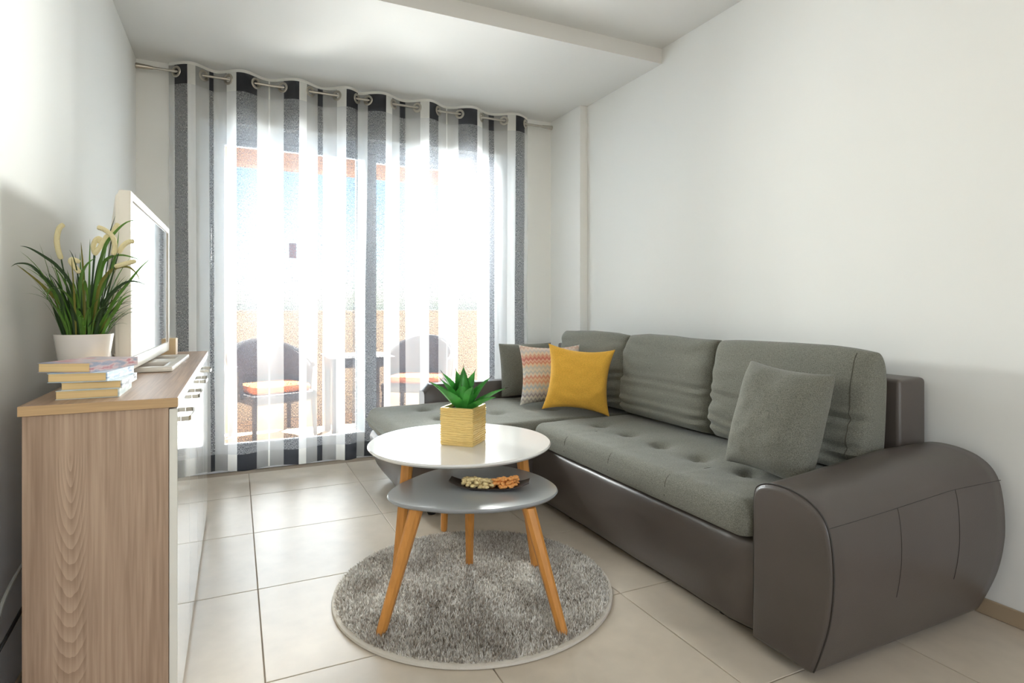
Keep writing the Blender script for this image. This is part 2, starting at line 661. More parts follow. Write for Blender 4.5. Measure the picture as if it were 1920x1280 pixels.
struct('wall_left', box(XL - .12, XL, YB - .12, YW + .25, 0, ZC + .1), M_wall, 'plain white plaster wall behind the television')
wr = struct('wall_right', box(XR, XR + .12, YB - .12, YW + .25, 0, ZC + .1), M_wall, 'plain white plaster wall behind the sofa')
obj('pilaster', box(XP, XR + .01, 3.615, YW + .01, 0, ZL + .01), M_wall, wr, smooth=False)
# window wall with the door opening
OX0, OX1, OZ1 = -0.20, 1.93, 2.205
bm = bmesh.new()
bx(bm, XL - .01, OX0, YW, YW + .24, 0, ZC)
bx(bm, OX1, XR + .01, YW, YW + .24, 0, ZC)
bx(bm, OX0, OX1, YW, YW + .24, OZ1, ZC)
struct('wall_window', bm, M_wall, 'white wall around the curtained balcony door')
bm = bmesh.new()
bx(bm, XL - .12, XR + .12, YB - .12, YS, ZC, ZC + .12)
bx(bm, XL - .12, XR + .12, YS, YW + .25, ZL, ZC + .12)
struct('ceiling', bm, M_ceil, 'white ceiling stepping down towards the balcony door')
# rear wall (behind the camera); its window is made up for the fill light
bm = bmesh.new()
bx(bm, XL - .01, -0.10, YB - .12, YB, 0, ZC)
bx(bm, 1.90, XR + .01, YB - .12, YB, 0, ZC)
bx(bm, -0.10, 1.90, YB - .12, YB, 0, 0.75)
bx(bm, -0.10, 1.90, YB - .12, YB, 2.30, ZC)
struct('wall_back', bm, M_wall, 'white wall behind the camera with a wide window added for fill light')
bm = bmesh.new()
for a in ((-0.10, -0.04, .75, 2.30), (1.84, 1.90, .75, 2.30), (0.87, 0.93, .75, 2.30)):
    bx(bm, a[0], a[1], YB - .09, YB - .03, a[2], a[3])
bx(bm, -0.10, 1.90, YB - .09, YB - .03, .75, .81)
bx(bm, -0.10, 1.90, YB - .09, YB - .03, 2.24, 2.30)
wb = struct('rear_fill_window', bm, M_frame, 'white framed window added in the unseen rear wall for fill light')
obj('pane', box(-0.04, 1.84, YB - .065, YB - .06, .81, 2.24), M_glass, wb, smooth=False)

bb = struct('baseboard_right', box(XR - .010, XR - .0005, YB, 3.614, 0.0005, 0.056, 0.002, 1), M_skirt, 'low beige tile skirting along the sofa wall')
struct('baseboard_left', box(XL + .0005, XL + .010, YB, YW - .001, 0.0005, 0.056, 0.002, 1), M_skirt, 'low beige tile skirting along the television wall')

# ------------------------------------------------------------------ balcony door (sliding, white)
DY = 4.20
door = thing('door_1', 'white framed sliding balcony door behind the curtains', None, kind='structure')
bm = bmesh.new()
bx(bm, OX0, OX0 + .06, DY - .06, DY + .08, 0, OZ1)
bx(bm, OX1 - .06, OX1, DY - .06, DY + .08, 0, OZ1)
bx(bm, OX0 + .06, OX1 - .06, DY - .06, DY + .08, 2.13, OZ1)
bx(bm, OX0 + .06, OX1 - .06, DY - .06, DY + .08, 0.0, 0.05)
obj('frame', bm, M_frame, door, smooth=False)
for (a, b_, yy) in ((OX0 + .061, 0.90, DY - .03), (0.77, OX1 - .061, DY + .03)):
    bm = bmesh.new()
    st = 0.075
    bx(bm, a, a + st, yy - .022, yy + .022, .051, 2.129, .004, 1)
    bx(bm, b_ - st, b_, yy - .022, yy + .022, .051, 2.129, .004, 1)
    bx(bm, a + st, b_ - st, yy - .022, yy + .022, .051, .172, .004, 1)
    bx(bm, a + st, b_ - st, yy - .022, yy + .022, 2.085, 2.129, .004, 1)
    leaf = obj('sash', bm, M_frame, door, smooth=False)
    obj('pane', box(a + st, b_ - st, yy - .004, yy + .004, .172, 2.09), M_glass, leaf, smooth=False)
st = obj('sticker', box(0.322, 0.368, DY - .0345, DY - .0335, 1.378, 1.478), M_red, smooth=False)
tag(st, 'tiny red and grey sticker on the glass behind the left curtain', 'sticker')

# ------------------------------------------------------------------ balcony and beyond
tag(obj('balcony_floor', box(-1.6, 3.6, YW + .25, 6.2, -0.14, -0.02), M_balc, smooth=False), 'sunlit terracotta coloured balcony floor outside the door', None, None, 'structure')
bm = bmesh.new()
bx(bm, -1.6, 3.6, 6.05, 6.2, -0.02, 0.99)
pr = obj('balcony_parapet', bm, M_ext, smooth=False)
tag(pr, 'beige rendered balcony parapet wall', None, None, 'structure')
obj('coping', box(-1.6, 3.6, 6.02, 6.23, 0.99, 1.02), M_ext, pr, smooth=False)
tag(obj('balcony_side_wall', box(-1.6, -1.45, YW + .25, 6.2, -.02, 2.55), M_ext, smooth=False), 'beige side wall of the balcony', None, None, 'structure')
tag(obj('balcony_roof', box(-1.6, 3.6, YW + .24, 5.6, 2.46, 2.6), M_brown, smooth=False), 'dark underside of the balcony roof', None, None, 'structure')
tag(obj('balcony_beam', box(-1.6, 3.6, 5.6, 5.75, 2.30, 2.6), M_terra, smooth=False), 'terracotta beam along the balcony roof edge', None, None, 'structure')
tag(obj('sea', box(-900, 900, 60, 1500, -30.1, -30), M_sea, smooth=False), 'pale blue sea on the horizon beyond the parapet', 'sea', None, 'stuff')


bm = bmesh.new()  # unseen facade wings, added to bounce light onto the balcony
bx(bm, -1.45, XL - .121, YW, YW + .24, -.02, 2.46)
bx(bm, XR + .121, 3.6, YW, YW + .24, -.02, 2.46)
tag(obj('facade', bm, M_ext, smooth=False), 'beige rendered house facade beside the balcony door, added to bounce light', None, None, 'structure')


def balcony_chair(loc, rz, label):
    t = thing('wicker_chair', label, 'chair', loc, rz, 'wicker chairs on the balcony')
    bm = bmesh.new()
    bx(bm, -.27, .27, -.26, .26, .30, .38, .02)
    obj('seat', bm, M_wick, t)
    for sx in (-1, 1):
        for sy in (-1, 1):
            bm = bmesh.new()
            tube(bm, [(sx * .24, sy * .23, .31), (sx * .25, sy * .25, 0.0)], [.022, .016], 8)
            obj('leg', bm, M_wick, t)
    bm = bmesh.new()
    arc = [(.30 * math.cos(a), .27 * math.sin(a) + .02, 0) for a in [PI * (-.12 + 1.24 * k / 22) for k in range(23)]]
    secs = []
    for k, p in enumerate(arc):
        hgt = .58 + .20 * math.sin(PI * k / 22) ** 1.5
        n_ = Vector((p[0], p[1], 0)).normalized() * .016
        secs.append([(p[0] - n_.x, p[1] - n_.y, .34), (p[0] + n_.x, p[1] + n_.y, .34), (p[0] + n_.x * 2, p[1] + n_.y * 2, hgt), (p[0], p[1], hgt)])
    loft(bm, secs)
    obj('backrest', bm, M_wick, t)
    bm = bmesh.new()
    tube(bm, [(s[2][0], s[2][1], s[2][2]) for s in secs], .022, 8)
    obj('rim', bm, M_wick, t)
    obj('seat_cushion', slab(0, -.01, .235, .22, .05, .38, .44, .025, .02, 12, 12), M_orange, t)
    return t


balcony_chair((0.28, 5.25, -0.02), math.radians(20), 'dark wicker chair with orange seat on the balcony, behind left curtain')
balcony_chair((1.55, 5.35, -0.02), math.radians(-35), 'dark wicker chair with orange seat on the balcony, behind right curtain')
t = thing('balcony_table', 'low dark wicker table with glass top between the balcony chairs', 'table', (0.93, 5.05, -0.02))
bm = bmesh.new()
bx(bm, -.24, .24, -.24, .24, .58, .66, .01)
obj('apron', bm, M_wick, t)
for sx in (-1, 1):
    for sy in (-1, 1):
        bm = bmesh.new()
        bx(bm, sx * .21 - .025, sx * .21 + .025, sy * .21 - .025, sy * .21 + .025, 0, .58, .004, 1)
        obj('leg', bm, M_wick, t)
obj('table_top', box(-.26, .26, -.26, .26, .66, .668, .003, 1), M_frame, t)

# ------------------------------------------------------------------ curtains
CY, RZ = 3.95, 2.434
SB = [-0.358, -0.326, -0.257, -0.215, -0.145, -0.122, -0.05, 0.003, 0.12, 0.187, 0.196, 0.274, 0.363, 0.411, 0.483, 0.516, 0.6, 0.654, 0.735]
SBT = list('gdwgdgwdgwgdwgdgwd')
SC_ = [0.728, 0.801, 0.915, 0.963, 1.025, 1.066, 1.157, 1.215, 1.293, 1.364, 1.372, 1.444, 1.576, 1.63, 1.694, 1.736, 1.823, 1.88, 1.969, 2.01]
SCT = list('gdwgdgwdgwgdwgdgwdg')
G1 = [-0.317, -0.173, -0.041, 0.113, 0.268, 0.434, 0.6, 0.728]
G2 = [0.801, 0.974, 1.138, 1.293, 1.452, 1.622, 1.801, 1.978]
M_cd = cloth_mat('curtain_charcoal', (94, 96, 102), 0.68, 0.30)
M_cw = cloth_mat('curtain_white', (250, 250, 250), 0.58)
M_cg = cloth_mat('curtain_grey_voile', (206, 206, 206), 0.44)
M_hd = cloth_mat('curtain_charcoal_hem', (52, 54, 60), 0.94, 0.04)
M_hw = cloth_mat('curtain_white_hem', (240, 238, 232), 0.85)
M_hg = cloth_mat('curtain_grey_hem', (158, 157, 156), 0.72)
M_tape = cloth_mat('curtain_header_tape', (246, 244, 238), 0.97)
CM = [M_cd, M_cw, M_cg, M_hd, M_hw, M_hg, M_tape]
CI = {'d': 0, 'w': 1, 'g': 2}


def curtain(name, label, bounds, types, groms, first_sign, sweep, seed):
    zc = [a for a in groms]
    lo, hi = bounds[0], bounds[-1]
    # zero crossings extended past both ends
    zx = [zc[0] - 0.12] + zc + [zc[-1] + 0.12]

    def off(x):
        for k in range(len(zx) - 1):
            if zx[k] <= x <= zx[k + 1]:
                s = first_sign * (-1) ** k
                return s * math.sin(PI * (x - zx[k]) / (zx[k + 1] - zx[k])) * min(1.0, (zx[k + 1] - zx[k]) / 0.13)
        return 0.0

    cols = []
    ctype = []
    for k, tt in enumerate(types):
        n = max(2, int((bounds[k + 1] - bounds[k]) / 0.009))
        for i in range(n):
            cols.append(bounds[k] + (bounds[k + 1] - bounds[k]) * i / n)
            ctype.append(tt)
    cols.append(hi)
    ZT, ZB = 2.492, 0.052
    zs = [ZT, ZT - 0.018, ZT - 0.05, 2.40, 2.36]
    zs += [2.36 + (0.152 - 2.36) * i / 46 for i in range(1, 47)] + [0.12, 0.085, ZB]
    bm = bmesh.new()
    V = {}
    for i, x in enumerate(cols):
        o_ = off(x)
        for j, z in enumerate(zs):
            f = (ZT - z) / (ZT - ZB)
            amp = 0.042 * (1 - 0.35 * min(1, f * 2.5))
            y = CY + o_ * amp
            y += 0.012 * f * noise.noise(Vector((x * 6 + seed, z * 1.1, seed)))
            y += 0.030 * f * f * noise.noise(Vector((x * 3.2 + seed, z * 0.4, seed + 4)))
            xx = x + sweep(x, f) + 0.008 * f * noise.noise(Vector((x * 4, z * 1.3, seed + 9)))
            zz = z
            if j == 0:
                zz = z + 0.004 * noise.noise(Vector((x * 9, 0, seed)))
            if z < 0.06:
                zz = z + 0.008 * noise.noise(Vector((x * 5, 3, seed)))
            V[i, j] = bm.verts.new((xx, y, zz))
    for i in range(len(cols) - 1):
        for j in range(len(zs) - 1):
            f = bm.faces.new((V[i, j], V[i + 1, j], V[i + 1, j + 1], V[i, j + 1]))
            zm = (zs[j] + zs[j + 1]) / 2
            k = CI[ctype[i]]
            if j == 0:
                k = 6
            elif zm > 2.36 or zm < 0.152:
                k += 3
            f.material_index = k
    root = thing(name, label, 'curtain', ((lo + hi) / 2, CY, 0), group='striped curtains at the balcony door')
    me = bpy.data.meshes.new('panel')
    bm.to_mesh(me)
    bm.free()
    for p in me.polygons:
        p.use_smooth = True
    o = obj('panel', me, CM, root)
    o.location = (-(lo + hi) / 2, -CY, 0)
    for k, x in enumerate(groms):
        dx = 0.004
        sl = (off(x + dx) - off(x - dx)) * 0.042 / (2 * dx)
        nrm = Vector((-sl, 1, 0)).normalized()
        Mx = Matrix.Translation((x, CY, RZ)) @ nrm.to_track_quat('Z', 'Y').to_matrix().to_4x4()
        bm = bmesh.new()
        torus(bm, 0.026, 0.0085, Mx, 28, 8, 0.55)
        g = obj('grommet', bm, M_steel, root)
        g.location = (-(lo + hi) / 2, -CY, 0)
    return root


curtain('curtain', 'striped charcoal, white and grey sheer curtain hanging left, beside the television', SB, SBT, G1, 1,
        lambda x, f: -0.02 * f * (x - 0.2), 3)
curtain('curtain', 'striped charcoal, white and grey sheer curtain hanging right, behind the chaise', SC_, SCT, G2, 1,
        lambda x, f: -0.035 * f * max(0, (1.4 - x) / .7) ** 2 - 0.02 * f * max(0, x - 1.6), 11)

rod = thing('curtain_rod', 'thin brushed nickel curtain rod below the ceiling', 'curtain rod', (0.83, CY, RZ))
bm = bmesh.new()
tube(bm, [(-1.345, 0, 0), (1.36, 0, 0)], 0.0078, 16)
obj('pole', bm, M_steel, rod)
for s in (-1, 1):
    bm = bmesh.new()
    tube(bm, [(s * 1.262 + (.0 if s < 0 else .03), 0, 0), (s * 1.268 + (.0 if s < 0 else .03), 0, 0), (s * 1.325 + (0 if s < 0 else .03), 0, 0), (s * 1.347 + (0 if s < 0 else .03), 0, 0), (s * 1.350 + (0 if s < 0 else .03), 0, 0)], [.0085, .0105, .015, .017, .014], 20)
    obj('finial', bm, M_steel, rod)
for x in (-1.10, 0.0, 1.14):
    bm = bmesh.new()
    tube(bm, [(x, 0.008, 0), (x, .0985, 0)], 0.006, 10)
    lathe_m = bmesh.ops.create_cone(bm, cap_ends=True, segments=20, radius1=.022, radius2=.022, depth=.004, matrix=Matrix.Translation((x, .0975, 0)) @ Matrix.Rotation(PI / 2, 4, 'X'))
    obj('bracket', bm, M_steel, rod)

# ------------------------------------------------------------------ sideboard
sb = thing('sideboard', 'limed oak sideboard with glossy white doors along the left wall', 'sideboard', (-0.295, 2.50, 0))
SO = (0.295, -2.50, 0)
Y0, Y1 = 1.655, 3.36
obj('side_panel', box(-.434, -.149, Y0, Y0 + .02, 0.0, .801, .001, 1), M_wood, sb, False, SO)
obj('side_panel', box(-.434, -.149, Y1 - .02, Y1, 0.0, .801, .001, 1), M_wood, sb, False, SO)
obj('carcass', box(-.431, -.152, Y0 + .0205, Y1 - .0205, .04, .8005), M_wood, sb, False, SO)
obj('plinth', box(-.435, -.165, Y0 + .0205, Y1 - .0205, 0.0, .0395), M_woodedge, sb, False, SO)
tp = obj('top_board', box(-.440, -.128, Y0 - .008, Y1 + .008, .8015, .825, .0015, 1), M_woodtop, sb, False, SO)
obj('edge_band', box(-.4395, -.1285, Y0 - .0092, Y0 - .0082, .8025, .8245), M_woodedge, tp, False)
nd = 4
dw = (Y1 - Y0) / nd
for k in range(nd):
    a = Y0 + dw * k + .002
    b_ = a + dw - .004
    d = obj('door', box(-.148, -.130, a, b_, .028, .797, .0012, 1), M_white, sb, False, SO)
    yc = (a + b_) / 2 - 0.03
    bm = bmesh.new()
    n = 13
    secs = []
    path = [(-.1295, -.080), (-.113, -.079), (-.109, -.070)] + [(-.109 + .004 * (1 - (q / 5) ** 2), .0125 * q) for q in range(-4, 5)] + [(-.109, .070), (-.113, .079), (-.1295, .080)]
    for (px, py) in path:
        secs.append((px, py))
    L_, R_ = [], []
    for q in range(len(secs)):
        p0 = Vector(secs[max(q - 1, 0)])
        p1 = Vector(secs[min(q + 1, len(secs) - 1)])
        d_ = (p1 - p0).normalized()
        n_ = Vector((-d_.y, d_.x)) * .0022
        c_ = Vector(secs[q])
        L_.append((c_ + n_, c_ - n_))
    rings = [[(a_.x, yc + a_.y, .748), (b2.x, yc + b2.y, .748), (b2.x, yc + b2.y, .760), (a_.x, yc + a_.y, .760)] for a_, b2 in L_]
    loft(bm, rings)
    obj('handle', bm, M_steel, d, False)

# cables behind the sideboard
for nm, pts, m, lb in (
        ('power_cable', [(-.488, 1.70, .012), (-.500, 1.66, .10), (-.502, 1.645, .18), (-.490, 1.66, .25), (-.470, 1.70, .30), (-.462, 1.80, .33), (-.458, 2.0, .36)], M_cable, 'black cable looping down behind the oak sideboard'),
        ('signal_cable', [(-.484, 1.74, .012), (-.484, 1.70, .10), (-.492, 1.68, .24), (-.484, 1.70, .36), (-.470, 1.80, .42), (-.460, 2.0, .44)], M_cablew, 'pale grey cable hanging behind the oak sideboard')):
    bm = bmesh.new()
    P = [Vector(p) for p in pts]
    sm = []
    for i in range(len(P) - 1):
        p0, p1, p2, p3 = P[max(i - 1, 0)], P[i], P[i + 1], P[min(i + 2, len(P) - 1)]
        for q in range(6):
            tt = q / 6
            sm.append(0.5 * ((2 * p1) + (-p0 + p2) * tt + (2 * p0 - 5 * p1 + 4 * p2 - p3) * tt ** 2 + (-p0 + 3 * p1 - 3 * p2 + p3) * tt ** 3))
    sm.append(P[-1])
    tube(bm, sm, 0.004, 8)
    tag(obj(nm, bm, m), lb, 'cable')

# ------------------------------------------------------------------ television
TVX, TA, TB, TZ0, TZ1 = -0.283, 2.131, 3.078, 0.850, 1.408
tv = thing('television', 'white framed flat television on the oak sideboard', 'television', (-0.289, 2.62, .825), math.radians(-1.1))
TO = (.29, -2.62, -.825)
bm = bmesh.new()
fw = .028
bx(bm, TVX - .035, TVX, TA, TA + fw, TZ0, TZ1, .006)
bx(bm, TVX - .035, TVX, TB - fw, TB, TZ0, TZ1, .006)
bx(bm, TVX - .035, TVX, TA + fw * .6, TB - fw * .6, TZ1 - fw, TZ1, .006)
bx(bm, TVX - .035, TVX, TA + fw * .6, TB - fw * .6, TZ0, TZ0 + .042, .006)
obj('bezel', bm, M_tvw, tv, True, TO)
obj('screen', box(TVX - .030, TVX - .006, TA + fw * .8, TB - fw * .8, TZ0 + .038, TZ1 - fw * .8), M_screen, tv, False, TO)
bm = bmesh.new()
secs = []
for (x, ins, top_ins) in ((TVX - .030, .002, .002), (TVX - .042, .006, .02), (TVX - .060, .05, .10), (TVX - .078, .10, .16), (TVX - .084, .13, .19)):
    secs.append([(x, TA + ins, TZ0 + ins), (x, TB - ins, TZ0 + ins), (x, TB - ins, TZ1 - top_ins), (x, TA + ins, TZ1 - top_ins)])
loft(bm, secs)
bk = obj('back_shell', bm, M_tvw, tv, False, TO)
for z in (.90, 1.16, 1.28):
    bm = bmesh.new()
    bmesh.ops.create_uvsphere(bm, u_segments=12, v_segments=8, radius=.005, matrix=Matrix.Translation((TVX - .046, TA + .016, z)))
    obj('screw', bm, M_steel, bk)
bm = bmesh.new()
bx(bm, TVX - .055, TVX - .025, 2.54, 2.70, .842, .90, .004)
obj('neck', bm, M_tvw, tv, True, TO)
bm = bmesh.new()
by0, by1, bx0, bx1 = 2.325, 2.93, -.375, -.192
bx(bm, bx0, bx1, by0, by0 + .05, .8255, .842, .004)
bx(bm, bx0, bx1, by1 - .05, by1, .8255, .842, .004)
bx(bm, bx0, bx0 + .045, by0 + .045, by1 - .045, .8255, .842, .004)
bx(bm, bx1 - .035, bx1, by0 + .045, by1 - .045, .8255, .842, .004)
bx(bm, bx0 + .03, bx1 - .02, 2.54, 2.70, .8255, .843, .004)
obj('stand_base', bm, M_tvw, tv, True, TO)

bm = box(-.308, -.250, 3.10, 3.20, .8255, .903, .002, 1)
tag(obj('wooden_box', bm, M_bamb, smooth=False), 'small pale wooden box on the sideboard behind the television', 'box')


# ------------------------------------------------------------------ books
def cover_mat(name, c1, c2, c3):
    m = mat(name, c1, 0.35)
    nt = m.node_tree
    b = nt.nodes['Principled BSDF']
    tc = nt.nodes.new('ShaderNodeTexCoord')
    mp = nt.nodes.new('ShaderNodeMapping')
    mp.inputs['Scale'].default_value = (14, 22, 90)
    nz = nt.nodes.new('ShaderNodeTexNoise')
    nz.inputs['Scale'].default_value = 1
    nz.inputs['Detail'].default_value = 3
    rp = nt.nodes.new('ShaderNodeValToRGB')
    rp.color_ramp.elements[0].color = lin(*c1)
    rp.color_ramp.elements[0].position = .4
    rp.color_ramp.elements[1].color = lin(*c3)
    rp.color_ramp.elements[1].position = .66
    e = rp.color_ramp.elements.new(.55)
    e.color = lin(*c2)
    nt.links.new(tc.outputs['Object'], mp.inputs[0])
    nt.links.new(mp.outputs[0], nz.inputs['Vector'])
    nt.links.new(nz.outputs[0], rp.inputs[0])
    nt.links.new(rp.outputs[0], b.inputs['Base Color'])
    return m


def book(cx, cy, z, w_, l_, th, rz, cm, label):
    """pages show on the near (-Y) and left sides, spine on the right (+X)."""
    t = thing('book', label, 'book', (cx, cy, z), rz, 'paperbacks stacked in front of the grass plant')
    obj('pages', box(-w_ / 2 + .001, w_ / 2 - .003, -l_ / 2 + .0015, l_ / 2 - .0015, .0012, th - .0012, .001, 1), M_paper, t, False)
    bm = bmesh.new()
    bx(bm, -w_ / 2, w_ / 2, -l_ / 2, l_ / 2, 0, .0012)
    bx(bm, -w_ / 2, w_ / 2, -l_ / 2, l_ / 2, th - .0012, th)
    bx(bm, w_ / 2 - .003, w_ / 2, -l_ / 2, l_ / 2, .0012, th - .0012)
    obj('cover', bm, cm, t, False)


R = math.radians
book(-0.324, 1.815, .8256, .128, .19, .0210, R(0), cover_mat('cover_a', (232, 236, 232), (210, 220, 218), (190, 205, 205)), 'bottom paperback of the stack, white spine, lying on the sideboard')
book(-0.313, 1.818, .8470, .124, .19, .0190, R(-2), cover_mat('cover_b', (236, 238, 234), (214, 222, 222), (140, 140, 150)), 'second paperback from the bottom of the stack, pale spine')
book(-0.329, 1.812, .8664, .124, .19, .0220, R(-9), cover_mat('cover_c', (170, 196, 222), (214, 228, 238), (120, 150, 190)), 'light blue paperback, third up, just under the pinkish top book')
book(-0.337, 1.823, .8888, .124, .19, .0230, R(-23), cover_mat('cover_d', (150, 156, 176), (214, 190, 190), (190, 120, 128)), 'topmost paperback of the stack, grey and pink cover')

# ------------------------------------------------------------------ grass plant in white pot
gp = thing('potted_grass', 'artificial green grass with cream plumes in a white pot on the sideboard', 'plant', (-.387, 2.01, .8256))
bm = bmesh.new()
lathe(bm, [(0.0, 0.0), (.046, 0.0), (.050, .004), (.069, .140), (.070, .146), (.067, .146), (.064, .132), (.0, .130)], 40)
obj('pot', bm, M_pot, gp)
bm = bmesh.new()
lathe(bm, [(0.0, .1305), (.063, .1300), (.0, .137)][::-1], 24)
obj('soil', bm, M_soil, gp)


def blade(bm, base, az, length, lean, curl, width, mi):
    n = 12
    p = Vector(base)
    el = PI / 2 - lean
    d_h = Vector((math.cos(az), math.sin(az), 0))
    side = Vector((-math.sin(az), math.cos(az), 0))
    rows = []
    for i in range(n + 1):
        s = i / n
        wd = width * (0.55 + 0.9 * s if s < 0.5 else 1.0) * max(0.02, (1 - s) ** 0.55 if s > 0.35 else 1.0 * (0.65 ** 0.55))
        nrm = (Vector((0, 0, 1)) * math.cos(el) - d_h * math.sin(el))
        rows.append((bm.verts.new(p - side * wd / 2 + nrm * 0.0), bm.verts.new(p - nrm * wd * 0.18), bm.verts.new(p + side * wd / 2)))
        p = p + (d_h * math.cos(el) + Vector((0, 0, 1)) * math.sin(el)) * (length / n)
        el -= curl / n * (0.3 + 1.6 * s)
    for a, b in zip(rows, rows[1:]):
        for k in range(2):
            f = bm.faces.new((a[k], a[k + 1], b[k + 1], b[k]))
            f.material_index = mi


def clamp_az(az):
    return az


rg = random.Random(5)
nb = 0
for k in range(150):
    az = rg.uniform(0, 2 * PI)
    r_ = .050 * math.sqrt(rg.random())
    toward_wall = max(0.0, -math.cos(az))
    toward_tv = max(0.0, math.sin(az))
    L = rg.uniform(.08, .25) if k > 16 else rg.uniform(.24, .30)
    lean = rg.uniform(.03, .50) * (1 - .55 * toward_wall) * (1 - .75 * toward_tv)
    curl = rg.uniform(.3, 2.4) * (1 - .66 * toward_wall) * (1 - .85 * toward_tv)
    if L > .27:
        curl *= .9
    bm = bmesh.new()
    blade(bm, (r_ * math.cos(az), r_ * math.sin(az), .128), az + rg.uniform(-.4, .4), L, lean, curl, rg.uniform(.006, .011), 0)
    obj('blade', bm, M_grass[0 if k % 10 < 6 else (1 if k % 10 < 9 else 2)], gp)
HERO = [([(-0.042, -0.01, 0.1524), (-0.043, -0.033, 0.2154), (-0.058, -0.057, 0.2654), (-0.073, -0.08, 0.3004), (-0.095, -0.103, 0.3304), (-0.115, -0.127, 0.3324), (-0.122, -0.15, 0.3224)], 1), ([(-0.04, -0.01, 0.1554), (-0.037, -0.042, 0.2154), (-0.065, -0.075, 0.2644), (-0.088, -0.107, 0.2984), (-0.115, -0.14, 0.3294)], 2), ([(-0.018, 0.01, 0.1544), (-0.023, -0.01, 0.2674), (-0.052, -0.03, 0.3294), (-0.08, -0.05, 0.3584), (-0.106, -0.07, 0.3774), (-0.12, -0.09, 0.3804)], 1), ([(0.012, 0.0, 0.1544), (0.03, -0.016, 0.2754), (0.052, -0.032, 0.3844), (0.079, -0.048, 0.4294), (0.11, -0.064, 0.4594), (0.142, -0.08, 0.4664)], 0), ([(0.044, -0.02, 0.1514), (0.057, -0.038, 0.1924), (0.081, -0.056, 0.2414), (0.115, -0.074, 0.2894), (0.149, -0.092, 0.3344), (0.179, -0.11, 0.3624)], 0), ([(0.023, -0.01, 0.1514), (0.032, -0.023, 0.2304), (0.046, -0.037, 0.2894), (0.076, -0.05, 0.3274), (0.113, -0.063, 0.3344), (0.137, -0.077, 0.3124), (0.145, -0.09, 0.2894)], 2), ([(0.033, -0.03, 0.1524), (0.044, -0.043, 0.2004), (0.062, -0.057, 0.2444), (0.089, -0.07, 0.2744), (0.116, -0.083, 0.2924), (0.145, -0.097, 0.2904), (0.17, -0.11, 0.2774)], 1), ([(0.021, 0.02, 0.1504), (0.033, 0.007, 0.2454), (0.041, -0.007, 0.3214), (0.056, -0.02, 0.3574), (0.09, -0.033, 0.3694), (0.124, -0.047, 0.3624), (0.149, -0.06, 0.3514)], 0), ([(0.005, 0.02, 0.1504), (0.014, 0.02, 0.2304), (0.03, 0.02, 0.3374), (0.049, 0.02, 0.4074), (0.07, 0.02, 0.4864)], 1), ([(0.004, -0.01, 0.1514), (0.036, -0.015, 0.2454), (0.069, -0.02, 0.3364), (0.08, -0.025, 0.3814), (0.087, -0.03, 0.4394)], 0), ([(-0.028, -0.03, 0.1534), (-0.029, -0.05, 0.2074), (-0.036, -0.07, 0.2434), (-0.044, -0.09, 0.2644), (-0.054, -0.11, 0.2644), (-0.055, -0.13, 0.2424)], 0), ([(-0.028, -0.04, 0.1534), (-0.031, -0.062, 0.2004), (-0.037, -0.085, 0.2504), (-0.049, -0.108, 0.2824), (-0.063, -0.13, 0.3064)], 1), ([(0.0, -0.05, 0.1534), (-0.001, -0.058, 0.2294), (0.005, -0.065, 0.3024), (0.02, -0.072, 0.3384), (0.042, -0.08, 0.3574)], 0), ([(0.051, -0.03, 0.1514), (0.067, -0.05, 0.1854), (0.087, -0.07, 0.2154), (0.107, -0.09, 0.2444), (0.132, -0.11, 0.2564)], 0), ([(-0.048, -0.02, 0.1534), (-0.05, -0.04, 0.1864), (-0.053, -0.06, 0.2084), (-0.053, -0.08, 0.2254)], 1)]
PLUMES = [[(-0.048, -0.02, 0.3534), (-0.054, -0.02, 0.3734), (-0.058, -0.02, 0.3984), (-0.057, -0.02, 0.4204), (-0.052, -0.02, 0.4404), (-0.042, -0.02, 0.4504)], [(0.002, -0.06, 0.3144), (-0.01, -0.06, 0.3314), (-0.018, -0.06, 0.3444), (-0.015, -0.06, 0.3514), (0.002, -0.06, 0.3444)], [(0.027, -0.01, 0.3714), (0.023, -0.01, 0.3924), (0.029, -0.01, 0.4114), (0.038, -0.01, 0.4164), (0.037, -0.01, 0.4024)], [(0.028, -0.03, 0.3674), (0.039, -0.03, 0.3844), (0.051, -0.03, 0.4074), (0.06, -0.03, 0.4254)], [(0.076, -0.05, 0.3674), (0.08, -0.05, 0.3874), (0.077, -0.05, 0.4134), (0.067, -0.05, 0.4284), (0.052, -0.05, 0.4394), (0.039, -0.05, 0.4434)], [(0.087, -0.04, 0.3734), (0.097, -0.04, 0.3934), (0.11, -0.04, 0.4064), (0.125, -0.04, 0.4094)], [(0.064, 0.02, 0.4364), (0.071, 0.02, 0.4524), (0.078, 0.02, 0.4654)], [(0.081, -0.06, 0.3344), (0.106, -0.06, 0.3434), (0.132, -0.06, 0.3524)]]


def catmull(P_, n=5):
    P_ = [Vector(p) for p in P_]
    o_ = []
    for i in range(len(P_) - 1):
        p0, p1, p2, p3 = P_[max(i - 1, 0)], P_[i], P_[i + 1], P_[min(i + 2, len(P_) - 1)]
        for q in range(n):
            t_ = q / n
            o_.append(0.5 * ((2 * p1) + (-p0 + p2) * t_ + (2 * p0 - 5 * p1 + 4 * p2 - p3) * t_ ** 2 + (-p0 + 3 * p1 - 3 * p2 + p3) * t_ ** 3))
    o_.append(P_[-1])
    return o_


